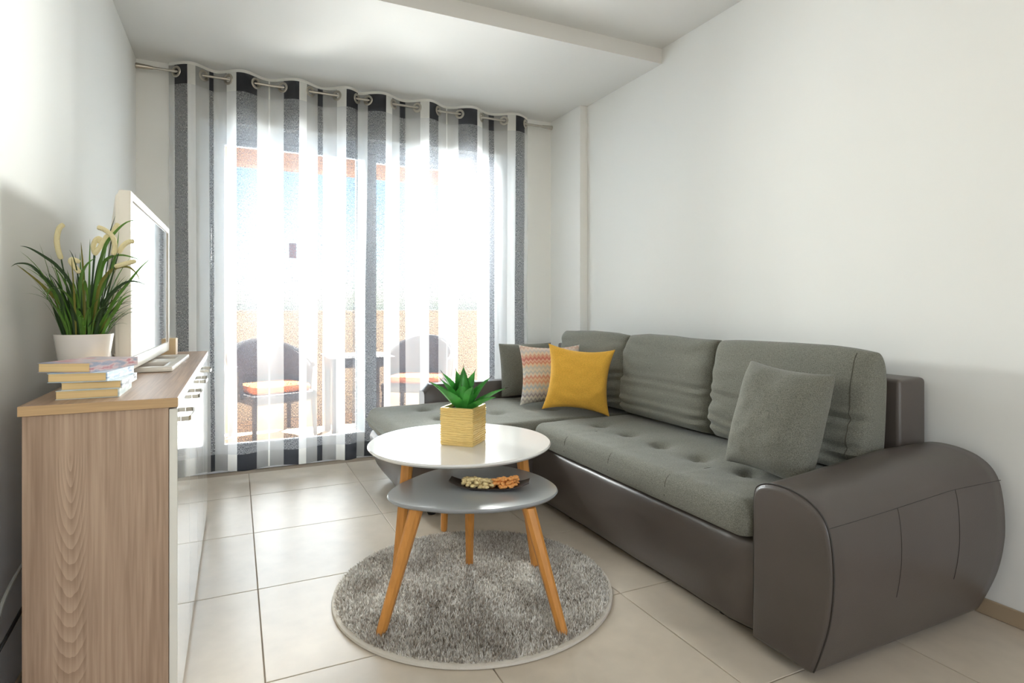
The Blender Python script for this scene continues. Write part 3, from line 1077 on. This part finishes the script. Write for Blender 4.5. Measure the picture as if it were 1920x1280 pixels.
def ribbon(pts, width):
    bm = bmesh.new()
    rows = []
    n = len(pts) - 1
    for i, p in enumerate(pts):
        s = i / n
        d = (pts[min(i + 1, n)] - pts[max(i - 1, 0)]).normalized()
        side = d.cross(Vector((.35, -.9, .25))).normalized()
        nrm = side.cross(d)
        wd = width * (.7 + .6 * s if s < .5 else 1.0) * max(.03, 1 - max(0, (s - .35) / .65) ** 1.4)
        rows.append((bm.verts.new(p - side * wd / 2), bm.verts.new(p - nrm * wd * .2), bm.verts.new(p + side * wd / 2)))
    for a_, b_ in zip(rows, rows[1:]):
        for k in range(2):
            bm.faces.new((a_[k], a_[k + 1], b_[k + 1], b_[k]))
    return bm


for pts, mi in HERO:
    pts = catmull([(pts[0][0] * .8, pts[0][1] * .8, .128)] + pts[1:], 5)
    obj('blade', ribbon(pts, .0095), M_grass[mi], gp)
for pts in PLUMES:
    end = Vector(pts[0])
    b0 = Vector((end.x * .4, end.y * .4, .128))
    bm = bmesh.new()
    tube(bm, catmull([b0, b0.lerp(end, .5) + Vector((0, 0, .01)), end], 5), .0016, 6)
    pl = obj('plume_stem', bm, M_grass[1], gp)
    cp = catmull(pts, 5)
    bm = bmesh.new()
    n = len(cp)
    tube(bm, cp, [.0035] + [.0058] + [.0066] * (n - 4) + [.0058, .0035], 10)
    obj('plume', bm, M_plume, pl)

# ------------------------------------------------------------------ rug
RC, RR = Vector((0.81, 2.045, 0)), 0.505
rug = thing('rug', 'round grey shaggy rug under the two coffee tables', 'rug', (RC.x, RC.y, 0))
bm = bmesh.new()
lathe(bm, [(0, .0006), (RR + .004, .0006), (RR + .008, .004), (RR + .006, .011), (RR - .004, .013), (0, .012)], 96)
obj('backing', bm, mat('rug_binding', (214, 206, 194), 0.9, bump=((300, 300, 300), 0.5, 0.003)), rug)
NB = 62000
rs = np.random.default_rng(3)
rad = (RR - .006) * np.sqrt(rs.random(NB))
ang = rs.random(NB) * 2 * np.pi
bxy = np.stack([rad * np.cos(ang), rad * np.sin(ang)], 1)
# pile leans in slowly varying directions
ph = 2.6 * np.sin(bxy[:, 0] * 9 + 1.3) + 2.2 * np.cos(bxy[:, 1] * 8 - .6) + 1.4 * np.sin((bxy[:, 0] + bxy[:, 1]) * 13) + rs.normal(0, 1.7, NB)
ln_ = rs.uniform(.014, .024, NB)
lean = rs.uniform(.1, .65, NB)
dh = np.stack([np.cos(ph), np.sin(ph)], 1)
edge = np.clip((RR - rad) / .03, 0, 1)
yaw = rs.random(NB) * 2 * np.pi
sd = np.stack([np.cos(yaw), np.sin(yaw)], 1)
wd = rs.uniform(.0014, .0026, NB)
z0 = np.full(NB, .011)
p0 = bxy - sd * wd[:, None]
p1 = bxy + sd * wd[:, None]
mxy = bxy + dh * (ln_ * lean * .45)[:, None]
m0 = mxy - sd * (wd * .9)[:, None]
m1 = mxy + sd * (wd * .9)[:, None]
txy = bxy + dh * (ln_ * lean)[:, None]
hz = ln_ * np.sqrt(1 - lean ** 2 * .8) * (.55 + .45 * edge)
vv = np.zeros((NB, 5, 3), np.float32)
vv[:, 0, :2], vv[:, 0, 2] = p0, z0
vv[:, 1, :2], vv[:, 1, 2] = p1, z0
vv[:, 2, :2], vv[:, 2, 2] = m0, z0 + hz * .6
vv[:, 3, :2], vv[:, 3, 2] = m1, z0 + hz * .6
vv[:, 4, :2], vv[:, 4, 2] = txy, z0 + hz
base_i = (np.arange(NB) * 5)[:, None]
tris = np.concatenate([base_i + np.array([[0, 1, 3]]), base_i + np.array([[0, 3, 2]]), base_i + np.array([[2, 3, 4]])], 1).reshape(-1, 3)
me = bpy.data.meshes.new('pile')
me.vertices.add(NB * 5)
me.vertices.foreach_set('co', vv.reshape(-1))
me.loops.add(tris.size)
me.loops.foreach_set('vertex_index', tris.reshape(-1).astype(np.int32))
me.polygons.add(len(tris))
me.polygons.foreach_set('loop_start', np.arange(0, tris.size, 3, dtype=np.int32))
me.update()
me.validate()
mp_ = mat('shag_yarn', (176, 168, 158), 0.95, spec=0.05)
nt = mp_.node_tree
bs = nt.nodes['Principled BSDF']
gi = nt.nodes.new('ShaderNodeNewGeometry')
tc = nt.nodes.new('ShaderNodeTexCoord')
nz = nt.nodes.new('ShaderNodeTexNoise')
nz.inputs['Scale'].default_value = 7
nz.inputs['Detail'].default_value = 3
nt.links.new(tc.outputs['Object'], nz.inputs['Vector'])
mu = nt.nodes.new('ShaderNodeMath')
mu.operation = 'MULTIPLY_ADD'
mu.inputs[1].default_value = .8
nt.links.new(gi.outputs['Random Per Island'], mu.inputs[0])
m2 = nt.nodes.new('ShaderNodeMath')
m2.operation = 'MULTIPLY_ADD'
m2.inputs[1].default_value = .9
m2.inputs[2].default_value = -.36
nt.links.new(nz.outputs[0], m2.inputs[0])
nt.links.new(m2.outputs[0], mu.inputs[2])
rp = nt.nodes.new('ShaderNodeValToRGB')
rp.color_ramp.elements[0].color = lin(164, 153, 141)
rp.color_ramp.elements[0].position = .1
rp.color_ramp.elements[1].color = lin(255, 252, 246)
rp.color_ramp.elements[1].position = .9
nt.links.new(mu.outputs[0], rp.inputs[0])
nt.links.new(rp.outputs[0], bs.inputs['Base Color'])
yt = nt.nodes.new('ShaderNodeBsdfTranslucent')
nt.links.new(rp.outputs[0], yt.inputs[0])
ym = nt.nodes.new('ShaderNodeMixShader')
ym.inputs[0].default_value = .42
nt.links.new(bs.outputs[0], ym.inputs[1])
nt.links.new(yt.outputs[0], ym.inputs[2])
nt.links.new(ym.outputs[0], nt.nodes['Material Output'].inputs[0])
tag(obj('pile', me, mp_, rug), kind='stuff')


# ------------------------------------------------------------------ coffee tables
def table_leg(bm, top, foot, r0, r1):
    """tapered rectangular beech leg with soft edges."""
    top, foot = Vector(top), Vector(foot)
    d = (foot - top).normalized()
    out = Vector((d.x, d.y, 0)).normalized()
    side = Vector((-out.y, out.x, 0))
    secs = []
    for s in (0, .02, .5, .97, 1):
        p = top.lerp(foot, s)
        w1 = r0 + (r1 - r0) * s
        t1 = w1 * .85
        if s in (1,):
            w1 *= .9
            t1 *= .9
        c = .35
        ring = []
        for (a, b) in ((1, c), (1, -c), (c, -1), (-c, -1), (-1, -c), (-1, c), (-c, 1), (c, 1)):
            ring.append(p + out * (w1 * a) + side * (t1 * b))
        secs.append(ring)
    # feet end flat on the floor
    secs[-1] = [Vector((v.x, v.y, foot.z)) for v in secs[-1]]
    loft(bm, secs)
    return bm


def table(name, label, centre, feet, ztop, th, outline, m_top, foot_z, inset):
    t = thing(name, label, 'table', (centre[0], centre[1], foot_z))
    off = Vector((centre[0], centre[1], foot_z))
    bm = bmesh.new()
    secs = []
    for ins, z in ((.030, ztop - th), (.012, ztop - th + .003), (.003, ztop - th * .55), (0, ztop - th * .3), (.001, ztop - .003), (.004, ztop), ):
        secs.append([(x * (1 - ins / .35), y * (1 - ins / .35), z - foot_z) for x, y in outline])
    loft(bm, secs)
    obj('table_top', bm, m_top, t)
    for fx, fy in feet:
        v = Vector((centre[0] - fx, centre[1] - fy, 0)).normalized()
        top = Vector((fx, fy, 0)) + v * inset
        bm = bmesh.new()
        table_leg(bm, Vector((top.x, top.y, ztop - th + .001)) - off, Vector((fx, fy, foot_z)) - off, .0235, .0165)
        obj('leg', bm, M_leg, t)
    return t


WC = (0.835, 2.265)
feetW = [(.532, 2.135), (1.078, 2.06), (.872, 2.583)]
circ = [(.372 * math.cos(2 * PI * k / 96), .372 * math.sin(2 * PI * k / 96)) for k in range(96)]
table('coffee_table', 'white round coffee table with beech legs, the taller of the pair', WC, feetW, .498, .020, circ, M_tabw, .014, .06)
GC = (0.735, 1.890)
feetG = [(.412, 1.842), (.936, 1.602), (.847, 2.192)]
dirs = [math.atan2(fy - GC[1], fx - GC[0]) for fx, fy in feetG]
# outline radius by angle: three soft corners, bowed sides
POL = [(-177, .269), (-152, .211), (-112, .187), (-74, .214), (-47, .268), (-31, .300), (-16, .312), (0, .308), (28, .322), (46, .345), (66, .355), (86, .330), (104, .298), (120, .274), (145, .281), (164, .289), (172, .285)]
out = []
for k in range(144):
    a = -180 + 2.5 * k
    for i in range(len(POL)):
        a0, r0 = POL[i]
        a1, r1 = POL[(i + 1) % len(POL)]
        if i == len(POL) - 1:
            a1 += 360
        for aa in (a, a + 360):
            if a0 <= aa < a1:
                rr = r0 + (r1 - r0) * (aa - a0) / (a1 - a0)
    out.append((rr * math.cos(R(a)), rr * math.sin(R(a))))
for _ in range(16):
    out = [((out[k - 1][0] + 2 * out[k][0] + out[(k + 1) % 144][0]) / 4, (out[k - 1][1] + 2 * out[k][1] + out[(k + 1) % 144][1]) / 4) for k in range(144)]
table('coffee_table', 'grey rounded triangular coffee table with beech legs, the lower of the pair', GC, feetG, .412, .018, out, M_tabg, .014, .125)

# ------------------------------------------------------------------ gold planter with agave
gpz = .4982
pa = math.atan2(2.132 - 2.229, .846 - .745)
pc = Vector((.838, 2.235, gpz))
pp = thing('potted_succulent', 'green spiky succulent in a square ribbed gold planter on the white table', 'plant', pc, pa)
hw, ph_ = .069, .150
bm = bmesh.new()
bx(bm, -hw, hw, -hw, -hw + .007, 0, ph_, .001, 1)
bx(bm, -hw, hw, hw - .007, hw, 0, ph_, .001, 1)
bx(bm, -hw, -hw + .007, -hw + .007, hw - .007, 0, ph_, .001, 1)
bx(bm, hw - .007, hw, -hw + .007, hw - .007, 0, ph_, .001, 1)
bx(bm, -hw + .007, hw - .007, -hw + .007, hw - .007, 0, .006)
pl_ = obj('planter', bm, M_gold, pp, False)
rr_ = random.Random(2)
for face in range(4):
    Mf = Matrix.Rotation(PI / 2 * face, 4, 'Z')
    z = .004
    while z < ph_ - .006:
        hh = rr_.uniform(.005, .0095)
        bm = bmesh.new()
        n = 14
        secs = []
        dv, ph0 = rr_.uniform(.002, .0050), rr_.uniform(0, 6)
        for i in range(n + 1):
            x = -hw + 2 * hw * i / n
            wob = .0012 * math.sin(x * 60 + ph0) + .0008 * math.sin(x * 140 + ph0 * 2)
            dd = dv * (.7 + .3 * math.sin(x * 90 + ph0))
            a_, b_ = z + .0007 + wob, z + hh - .0007 + wob
            secs.append([Mf @ Vector((x, -hw + .0008, a_)), Mf @ Vector((x, -hw - dd, a_ + .001)), Mf @ Vector((x, -hw - dd, b_ - .001)), Mf @ Vector((x, -hw + .0008, b_))])
        loft(bm, secs)
        obj('rib', bm, M_gold, pl_)
        z += hh + .0012
obj('soil', box(-hw + .0072, hw - .0072, -hw + .0072, hw - .0072, .0062, ph_ - .014), M_soil, pp, False)


def agave_leaf(az, el, L, wd):
    bm = bmesh.new()
    n = 22
    d_h = Vector((math.cos(az), math.sin(az), 0))
    side = Vector((-math.sin(az), math.cos(az), 0))
    p = d_h * .010 + Vector((0, 0, ph_ - .016))
    secs = []
    e = el
    for i in range(n + 1):
        s = i / n
        fwd = d_h * math.cos(e) + Vector((0, 0, 1)) * math.sin(e)
        up = Vector((0, 0, 1)) * math.cos(e) - d_h * math.sin(e)
        wv = wd * (.62 + .38 * math.sin(min(1, s / .38) * PI / 2)) * (1 if s < .38 else max(.02, 1 - ((s - .38) / .62) ** 1.35))
        if i % 2 and s < .93:
            wv *= 1.10
        th_ = .0085 * (1 - s) + .0012
        cup = wv * .30
        secs.append([p - side * wv / 2 + up * cup, p - side * wv * .25 + up * cup * .25, p, p + side * wv * .25 + up * cup * .25, p + side * wv / 2 + up * cup,
                     p + side * wv * .28 - up * (th_ * .6 - cup * .3), p - up * th_, p - side * wv * .28 - up * (th_ * .6 - cup * .3)])
        p = p + fwd * (L / n)
        e += (.10 if s < .5 else -.22) / n * 2
    loft(bm, secs)
    o = obj('leaf', bm, M_agave, pp)
    bm = bmesh.new()
    tube(bm, [p - fwd * .010, p - fwd * .003, p + fwd * .006], [.0016, .0013, .0003], 6)
    obj('leaf_tip', bm, M_agtip, o)
    return o


vr = -YAW - pa      # azimuth of camera-right in planter space
for (da, el, L, wd) in ((180, 40, .185, .044), (160, 58, .185, .050), (120, 66, .180, .046), (95, 72, .190, .046), (60, 62, .180, .050), (15, 50, .175, .046),
                        (-3, 27, .200, .034), (-25, 22, .165, .034), (-90, 58, .135, .058), (-140, 40, .165, .050), (-60, 52, .14, .046), (140, 48, .16, .042), (40, 42, .16, .04), (200, 55, .165, .048), (90, 82, .17, .040)):
    agave_leaf(vr + R(da), R(el), L * .92, wd * 1.3)

# ------------------------------------------------------------------ tray with nuts
tz = .4122
tc_ = Vector((.806, 1.890, tz))
ta = math.atan2(1.872 - 2.005, .927 - .700)
tray = thing('serving_tray', 'curved dark wooden tray holding nuts on the grey table', 'tray', tc_, ta)
TLn, TWn = .140, .044


def tray_z(s):
    return .0006 + .027 * abs(s) ** 3.0


bm = bmesh.new()
secs = []
for i in range(29):
    s = -1 + 2 * i / 28
    x = TLn * s
    wv = TWn * (1 - .38 * abs(s) ** 2.2)
    z = tray_z(s)
    dish = .006 * (1 - abs(s) ** 2)
    secs.append([(x, -wv, z + dish + .004), (x, -wv * .6, z + .004), (x, 0, z + .0035), (x, wv * .6, z + .004), (x, wv, z + dish + .004), (x, wv, z + dish), (x, wv * .6, z), (x, 0, z - .0001), (x, -wv * .6, z), (x, -wv, z + dish)])
loft(bm, secs)
obj('dish', bm, M_tray, tray)


def nut_mesh(kind, seed):
    bm = bmesh.new()
    bmesh.ops.create_icosphere(bm, subdivisions=2, radius=1)
    for v in bm.verts:
        n_ = noise.noise(v.co * (2.4 if kind else 1.0) + Vector((seed, 0, 0)))
        if kind:   # walnut piece: lobed
            v.co *= 1 + .45 * n_
            v.co = Vector((v.co.x * .0100, v.co.y * .0082, v.co.z * .0066))
        else:      # almond: drop
            k = 1 - .35 * v.co.x
            v.co = Vector((v.co.x * .0125, v.co.y * .0080 * k, v.co.z * .0056 * k)) * (1 + .12 * n_)
    me = bpy.data.meshes.new('nut')
    bm.to_mesh(me)
    bm.free()
    for p in me.polygons:
        p.use_smooth = True
    me.materials.append(M_walnut if kind else M_almond)
    return me


wm = [nut_mesh(1, k * 3.3) for k in range(4)]
am = [nut_mesh(0, k * 2.1) for k in range(3)]
rn = random.Random(9)
Mt = Matrix.Translation(tc_) @ Matrix.Rotation(ta, 4, 'Z')
for k in range(150):
    kind = k < 88
    s = rn.uniform(-.66, .10) if kind else rn.uniform(.06, .68)
    hwid = TWn * (1 - .38 * abs(s) ** 2.2) * .62
    y = rn.uniform(-hwid, hwid)
    lay = k % 3
    y *= 1 - .28 * lay
    fall = 1 - ((s + .28) / .5) ** 2 if kind else 1
    z = tray_z(s) + .0095 + lay * .0105 * max(.4, fall) + (rn.random() * .001)
    o = bpy.data.objects.new('walnut_piece' if kind else 'almond', rn.choice(wm if kind else am))
    C.objects.link(o)
    o.matrix_world = Mt @ Matrix.Translation((s * TLn, y, z)) @ Matrix.Rotation(rn.uniform(0, 6.28), 4, 'Z') @ Matrix.Rotation(rn.uniform(-.5, .5), 4, 'X') @ Matrix.Rotation(rn.uniform(-.4, .4), 4, 'Y')
    if kind:
        tag(o, 'pale walnut piece heaped in the left half of the dark tray', 'nut', 'walnut pieces in the tray')
    else:
        tag(o, 'orange brown almond lying in the right half of the dark tray', 'nut', 'almonds in the tray')

# ------------------------------------------------------------------ sofa
sofa = thing('corner_sofa', 'corner sofa with grey fabric seats and dark brown leather base along right wall', 'sofa', (1.75, 2.3, 0))
SF = (-1.75, -2.3, 0)
# near arm: barrel profile swept along X
prof = [(1.312, .030), (1.312, .22), (1.311, .42), (1.306, .480), (1.290, .503), (1.255, .517), (1.210, .521), (1.160, .516), (1.115, .501), (1.080, .476), (1.058, .434), (1.047, .36), (1.047, .28), (1.058, .19), (1.080, .11), (1.103, .045), (1.114, .030)]


def smooth_profile(P, n=4):
    out_ = []
    m_ = len(P)
    for i in range(m_ - 1):
        p0, p1, p2, p3 = [Vector(P[max(0, min(m_ - 1, i + q))]) for q in (-1, 0, 1, 2)]
        for k in range(n):
            t_ = k / n
            out_.append(0.5 * ((2 * p1) + (-p0 + p2) * t_ + (2 * p0 - 5 * p1 + 4 * p2 - p3) * t_ ** 2 + (-p0 + 3 * p1 - 3 * p2 + p3) * t_ ** 3))
    out_.append(Vector(P[-1]))
    return out_


SP = smooth_profile(prof)
pcen = Vector((1.19, .28))


def arm_sec(x, ins):
    fy = -.020 * min(1, max(0, (x - 1.44) / .8))
    g = 1 + .115 * min(1, max(0, (x - 1.44) / .55)) ** 1.2
    r_ = []
    for p in SP:
        q = Vector((p.x + (fy * min(1, max(0, (1.25 - p.x) / .12)) * min(1, p.y / .3)), p.y if p.y < .25 else .25 + (p.y - .25) * (1 + (g - 1) * 1.6)))
        d = q - pcen
        d = d - d.normalized() * ins
        q = pcen + d
        bul = 0
        r_.append((x, q.x, max(q.y, .03 + ins * .5)))
    return r_


bm = bmesh.new()
X0, X1 = 1.436, 2.262
secs = [arm_sec(X0 + .000, .016), arm_sec(X0 + .002, .008), arm_sec(X0 + .007, .002), arm_sec(X0 + .014, 0)]
secs += [arm_sec(X0 + .014 + (X1 - X0 - .03) * k / 16, 0) for k in range(1, 17)]
secs += [arm_sec(X1 - .010, .004), arm_sec(X1 - .003, .016), arm_sec(X1, .035)]
loft(bm, secs)
arm = obj('armrest', bm, M_leather, sofa, True, SF)
bm = bmesh.new()
s0 = arm_sec(X0 + .010, -.0012)
tube(bm, [v for v in s0 if v[2] > .035], .0024, 6)
obj('piping', bm, M_leather_seam, arm)


def on_arm(x, idx):
    return Vector(arm_sec(x, -.0004)[idx])


iseam = min(range(len(SP)), key=lambda k: abs(SP[k].y - .445) + (0 if SP[k].x < 1.15 else 9))
bm = bmesh.new()
tube(bm, [on_arm(X0 + .012 + (X1 - X0 - .02) * k / 20, iseam) for k in range(21)], .0010, 5)
obj('seam', bm, M_leather_seam, arm)
for xs_, dn in ((1.735, 12), (2.01, 12)):
    bm = bmesh.new()
    tube(bm, [on_arm(xs_ - .0012 * k, iseam + k) for k in range(0, dn + 1)], .0010, 5)
    obj('seam', bm, M_leather_seam, arm)

# long base front (bulging leather) between arm and chaise
bm = bmesh.new()
pf = [(2.20, .032), (1.52, .032), (1.49, .032), (1.464, .034), (1.450, .05), (1.440, .11), (1.432, .18), (1.434, .25), (1.442, .30), (1.458, .318), (1.49, .322), (1.53, .322), (2.20, .322)]
pf = [(p.x, p.y) for p in smooth_profile(pf, 3)]
secs = []
for k in range(29):
    y = 1.318 + (2.775 - 1.318) * k / 28
    e_ = min(1, (y - 1.318) / .03)
    row = []
    for (x, z) in pf:
        wrk = 0
        if x < 1.5:
            near = math.exp(-((y - 1.36) / .10) ** 2)
            wrk = .006 * near * math.sin(z * 34 + y * 60) + .004 * noise.noise(Vector((y * 5, z * 9, 2)))
            wrk += (1 - math.sqrt(max(0, 1 - (1 - e_) ** 2))) * .02
        row.append((x + wrk, y, z))
    secs.append(row)
loft(bm, secs)
obj('base', bm, M_leather, sofa, True, SF)
# chaise base: bulged rounded block
bm = bmesh.new()
secs = []
CX0, CX1, CYa, CYb = .735, 2.20, 2.775, 3.63
for z, ins in ((.045, .085), (.06, .066), (.10, .040), (.16, .016), (.22, .003), (.27, 0.0), (.295, .010), (.306, .022), (.311, .05)):
    a, b_, c_, d_ = CX0 + ins, CX1, CYa + .3 * ins, CYb - .3 * ins
    rc = .10
    ring = []
    for (cx, cy, a0) in ((a + rc, c_ + rc * .6, PI), (b_ - .01, c_ + .01, 1.5 * PI), (b_ - .01, d_ - .01, 0), (a + rc, d_ - rc * .6, .5 * PI)):
        rx, ry = (rc, rc * .6) if cx < 1.5 else (.01, .01)
        for q in range(9):
            an = a0 + PI / 2 * q / 8
            ring.append((cx + rx * math.cos(an), cy + ry * math.sin(an), z))
    secs.append(ring)
loft(bm, secs)
obj('chaise_base', bm, M_leather, sofa, True, SF)

# seat cushions with tufts
TUF = [(1.70, y) for y in (2.53, 2.29, 2.05, 1.81, 1.57)]
TUF2 = [(1.36, 3.08), (1.36, 3.40), (1.02, 3.08), (1.02, 3.40), (1.72, 3.08), (1.72, 3.4)]


def tuft_disp(tufts, lines):
    def f(x, y, d):
        dz = .006 * noise.noise(Vector((x * 4, y * 4, 1))) + .002 * noise.noise(Vector((x * 16, y * 16, 3)))
        for (tx, ty) in tufts:
            r2 = (x - tx) ** 2 + (y - ty) ** 2
            dz -= .026 * math.exp(-r2 / .0012) + .012 * math.exp(-r2 / .012)
        for (ly, xa, xb) in lines:
            if xa <= x <= xb:
                dz -= .004 * math.exp(-((y - ly) / .007) ** 2)
        m_ = min(1.0, d / .03)
        return dz * m_ + .010 * min(1, d / .25)
    return f


LINES = [(y, 1.40, 1.70) for y in (2.41, 2.05, 1.69)]
seat = obj('seat_cushion', slab(1.80, 2.035, .385, .715, .055, .325, .440, .045, .03, 60, 110, tuft_disp(TUF, LINES), .006), M_fabric, sofa, True, SF)
def seat_z(x, y):
    d = max(0.0, -sd_rrect(x - 1.80, y - 2.035, .385, .715, .055))
    dt = 0.0 if d >= .045 else .045 - math.sqrt(max(0, .045 ** 2 - (.045 - d) ** 2))
    return .440 - dt + tuft_disp(TUF, LINES)(x, y, d)


for ly, xa, xb in LINES:
    bm = bmesh.new()
    tube(bm, [(x, ly, seat_z(x, ly) + .0006) for x in [1.69 - (1.69 - 1.4165) * k / 40 for k in range(41)]] + [(1.4145, ly, .385), (1.4125, ly, .36)], .0015, 5)
    obj('seam', bm, M_seam, seat)
chs = obj('chaise_cushion', slab(1.46, 3.195, .738, .435, .07, .310, .436, .050, .045, 90, 60, tuft_disp(TUF2, []), .018), M_fabric, sofa, True, SF)
for (tx, ty), par in [(q, seat) for q in TUF] + [(q, chs) for q in TUF2]:
    bm = bmesh.new()
    bmesh.ops.create_uvsphere(bm, u_segments=12, v_segments=8, radius=1, matrix=Matrix.Translation((tx, ty, .418)) @ Matrix.Diagonal((.011, .011, .005, 1)))
    obj('button', bm, M_fabric, par)

# leather back along the wall, low leather end behind the chaise
obj('back_frame', box(2.135, 2.292, 1.290, 3.735, .05, .790, .016, 4), M_leather, sofa, True, SF)
bm = bmesh.new()
secs = []
for k in range(25):
    x = 1.10 + (2.13 - 1.10) * k / 24
    e_ = min(1, (x - 1.10) / .035)
    cr = math.sqrt(max(0, 1 - (1 - e_) ** 2))
    top = .50 + .046 * cr
    secs.append([(x, 3.650, .06), (x, 3.648, .40), (x, 3.652, top - .02), (x, 3.668, top), (x, 3.72, top + .004), (x, 3.755, top), (x, 3.772, top - .02), (x, 3.775, .40), (x, 3.772, .06)])
loft(bm, secs)
obj('armrest', bm, M_leather, sofa, True, SF)
for (x, y) in ((1.52, 1.50), (1.52, 2.5), (.90, 2.86), (.90, 3.52), (2.1, 1.5), (2.1, 3.5), (1.52, 1.22), (2.15, 1.2)):
    bm = bmesh.new()
    lathe(bm, [(0, 0.0005), (.020, 0.0005), (.024, .012), (.026, .05), (0, .05)], 20, (x, y, 0))
    obj('foot', bm, M_rubber, sofa, True, SF)


# back cushions (loose)
def place(o, loc, yaw_, tilt, roll=0.0):
    o.matrix_world = Matrix.Translation(loc) @ Matrix.Rotation(yaw_, 4, 'Z') @ Matrix.Rotation(-tilt, 4, 'X') @ Matrix.Rotation(roll, 4, 'Y')


# facing -X: local -Y -> world -X  => yaw = -90 deg
BC = ((2.865, .80, 1, 'grey fabric back cushion at the corner end, behind the mustard pillow'),
      (2.400, .76, 2, 'grey fabric back cushion in the middle of the sofa back'),
      (1.665, .74, 3, 'grey fabric back cushion nearest the leather armrest'))
for (yc, wd_, sd_, lb) in ((3.092, .735, 1.3, BC[0][3]), (2.374, .68, 4.1, BC[1][3]), (1.663, .738, 7.7, BC[2][3])):
    tk = .15 if sd_ == 1.3 else .18
    o = obj('back_cushion', bigcushion(wd_, .430, tk, sd_), M_fabric)
    place(o, (2.012 if sd_ == 1.3 else 2.001, yc, .461), -PI / 2, R(5))
    for line in (SEAMS[sd_][:1] if sd_ == 7.7 else []):
        bm = bmesh.new()
        tube(bm, [(p[0], p[1] - .0004, p[2]) for p in line], .0014, 5)
        obj('seam', bm, M_seam, o)
    tag(o, lb, 'cushion', 'loose sofa back cushions')


def throw(name, m, w_, h_, t_, loc, yaw_, tilt, label, seed, roll=0, **kw):
    o = obj(name, pillow(w_, h_, t_, seed=seed, **kw), m)
    place(o, loc, yaw_, tilt, roll)
    tag(o, label, 'pillow', 'throw pillows on the sofa')
    return o


throw('throw_pillow', M_fabric, .340, .395, .19, (1.690, 1.490, .454), R(-86), R(16), 'square grey pillow leaning on the back cushion beside the near armrest', 2.2, R(4), pinch=.07, p=2.9, q=.50, wr=.012)
throw('throw_pillow', M_fabric, .38, .36, .15, (1.795, 3.535, .450), R(-8), R(12), 'grey pillow on the chaise behind the zigzag one', 5.5, 0, pinch=.04)


def chevron_mat():
    m = mat('zigzag_weave', (220, 208, 190), 0.9, spec=0.1, bump=((420, 420, 420), 0.3, 0.002))
    nt = m.node_tree
    L = nt.links.new
    b = nt.nodes['Principled BSDF']
    tc = nt.nodes.new('ShaderNodeTexCoord')
    sx = nt.nodes.new('ShaderNodeSeparateXYZ')
    L(tc.outputs['Object'], sx.inputs[0])
    pg = nt.nodes.new('ShaderNodeMath')
    pg.operation = 'PINGPONG'
    pg.inputs[1].default_value = .0125
    L(sx.outputs[0], pg.inputs[0])
    ad = nt.nodes.new('ShaderNodeMath')
    ad.operation = 'MULTIPLY_ADD'
    ad.inputs[1].default_value = 1.3
    L(pg.outputs[0], ad.inputs[0])
    L(sx.outputs[2], ad.inputs[2])
    dv = nt.nodes.new('ShaderNodeMath')
    dv.operation = 'DIVIDE'
    dv.inputs[1].default_value = .40
    L(ad.outputs[0], dv.inputs[0])
    rp = nt.nodes.new('ShaderNodeValToRGB')
    cr = rp.color_ramp
    cr.interpolation = 'CONSTANT'
    cols = [(0, (206, 200, 190)), (.07, (160, 152, 148)), (.10, (214, 206, 192)), (.14, (150, 138, 142)), (.17, (196, 190, 186)), (.21, (226, 206, 178)), (.25, (176, 184, 186)),
            (.29, (220, 196, 170)), (.33, (222, 150, 116)), (.37, (232, 190, 150)), (.40, (216, 140, 112)), (.44, (230, 210, 186)), (.48, (186, 186, 182)), (.51, (222, 210, 188)),
            (.55, (198, 190, 178)), (.59, (232, 190, 150)), (.63, (214, 118, 92)), (.66, (230, 168, 140)), (.69, (204, 96, 82)), (.73, (222, 150, 120)), (.77, (236, 206, 176)), (.81, (206, 192, 184)),
            (.85, (226, 204, 186)), (.89, (210, 170, 150)), (.93, (228, 218, 206)), (.97, (196, 170, 160))]
    cols = [(p_, tuple(int(x * .68 + y * .32) for x, y in zip(c_, (226, 216, 206)))) for p_, c_ in cols]
    cr.elements[0].color = lin(*cols[0][1])
    cr.elements[0].position = 0
    cr.elements[1].position = cols[1][0]
    cr.elements[1].color = lin(*cols[1][1])
    for p_, c_ in cols[2:]:
        e = cr.elements.new(p_)
        e.color = lin(*c_)
    L(dv.outputs[0], rp.inputs[0])
    L(rp.outputs[0], b.inputs['Base Color'])
    return m


throw('throw_pillow', chevron_mat(), .385, .375, .15, (1.745, 3.13, .452), R(-22), R(16), 'pastel orange and grey zigzag pillow behind the mustard one', 8.8, 0, pinch=.12, wr=.008)
throw('throw_pillow', M_yellow, .385, .380, .16, (1.740, 2.842, .450), R(-34), R(11), 'mustard yellow square pillow in the corner of the sofa', 6.1, R(5), pinch=.16, wr=.016)
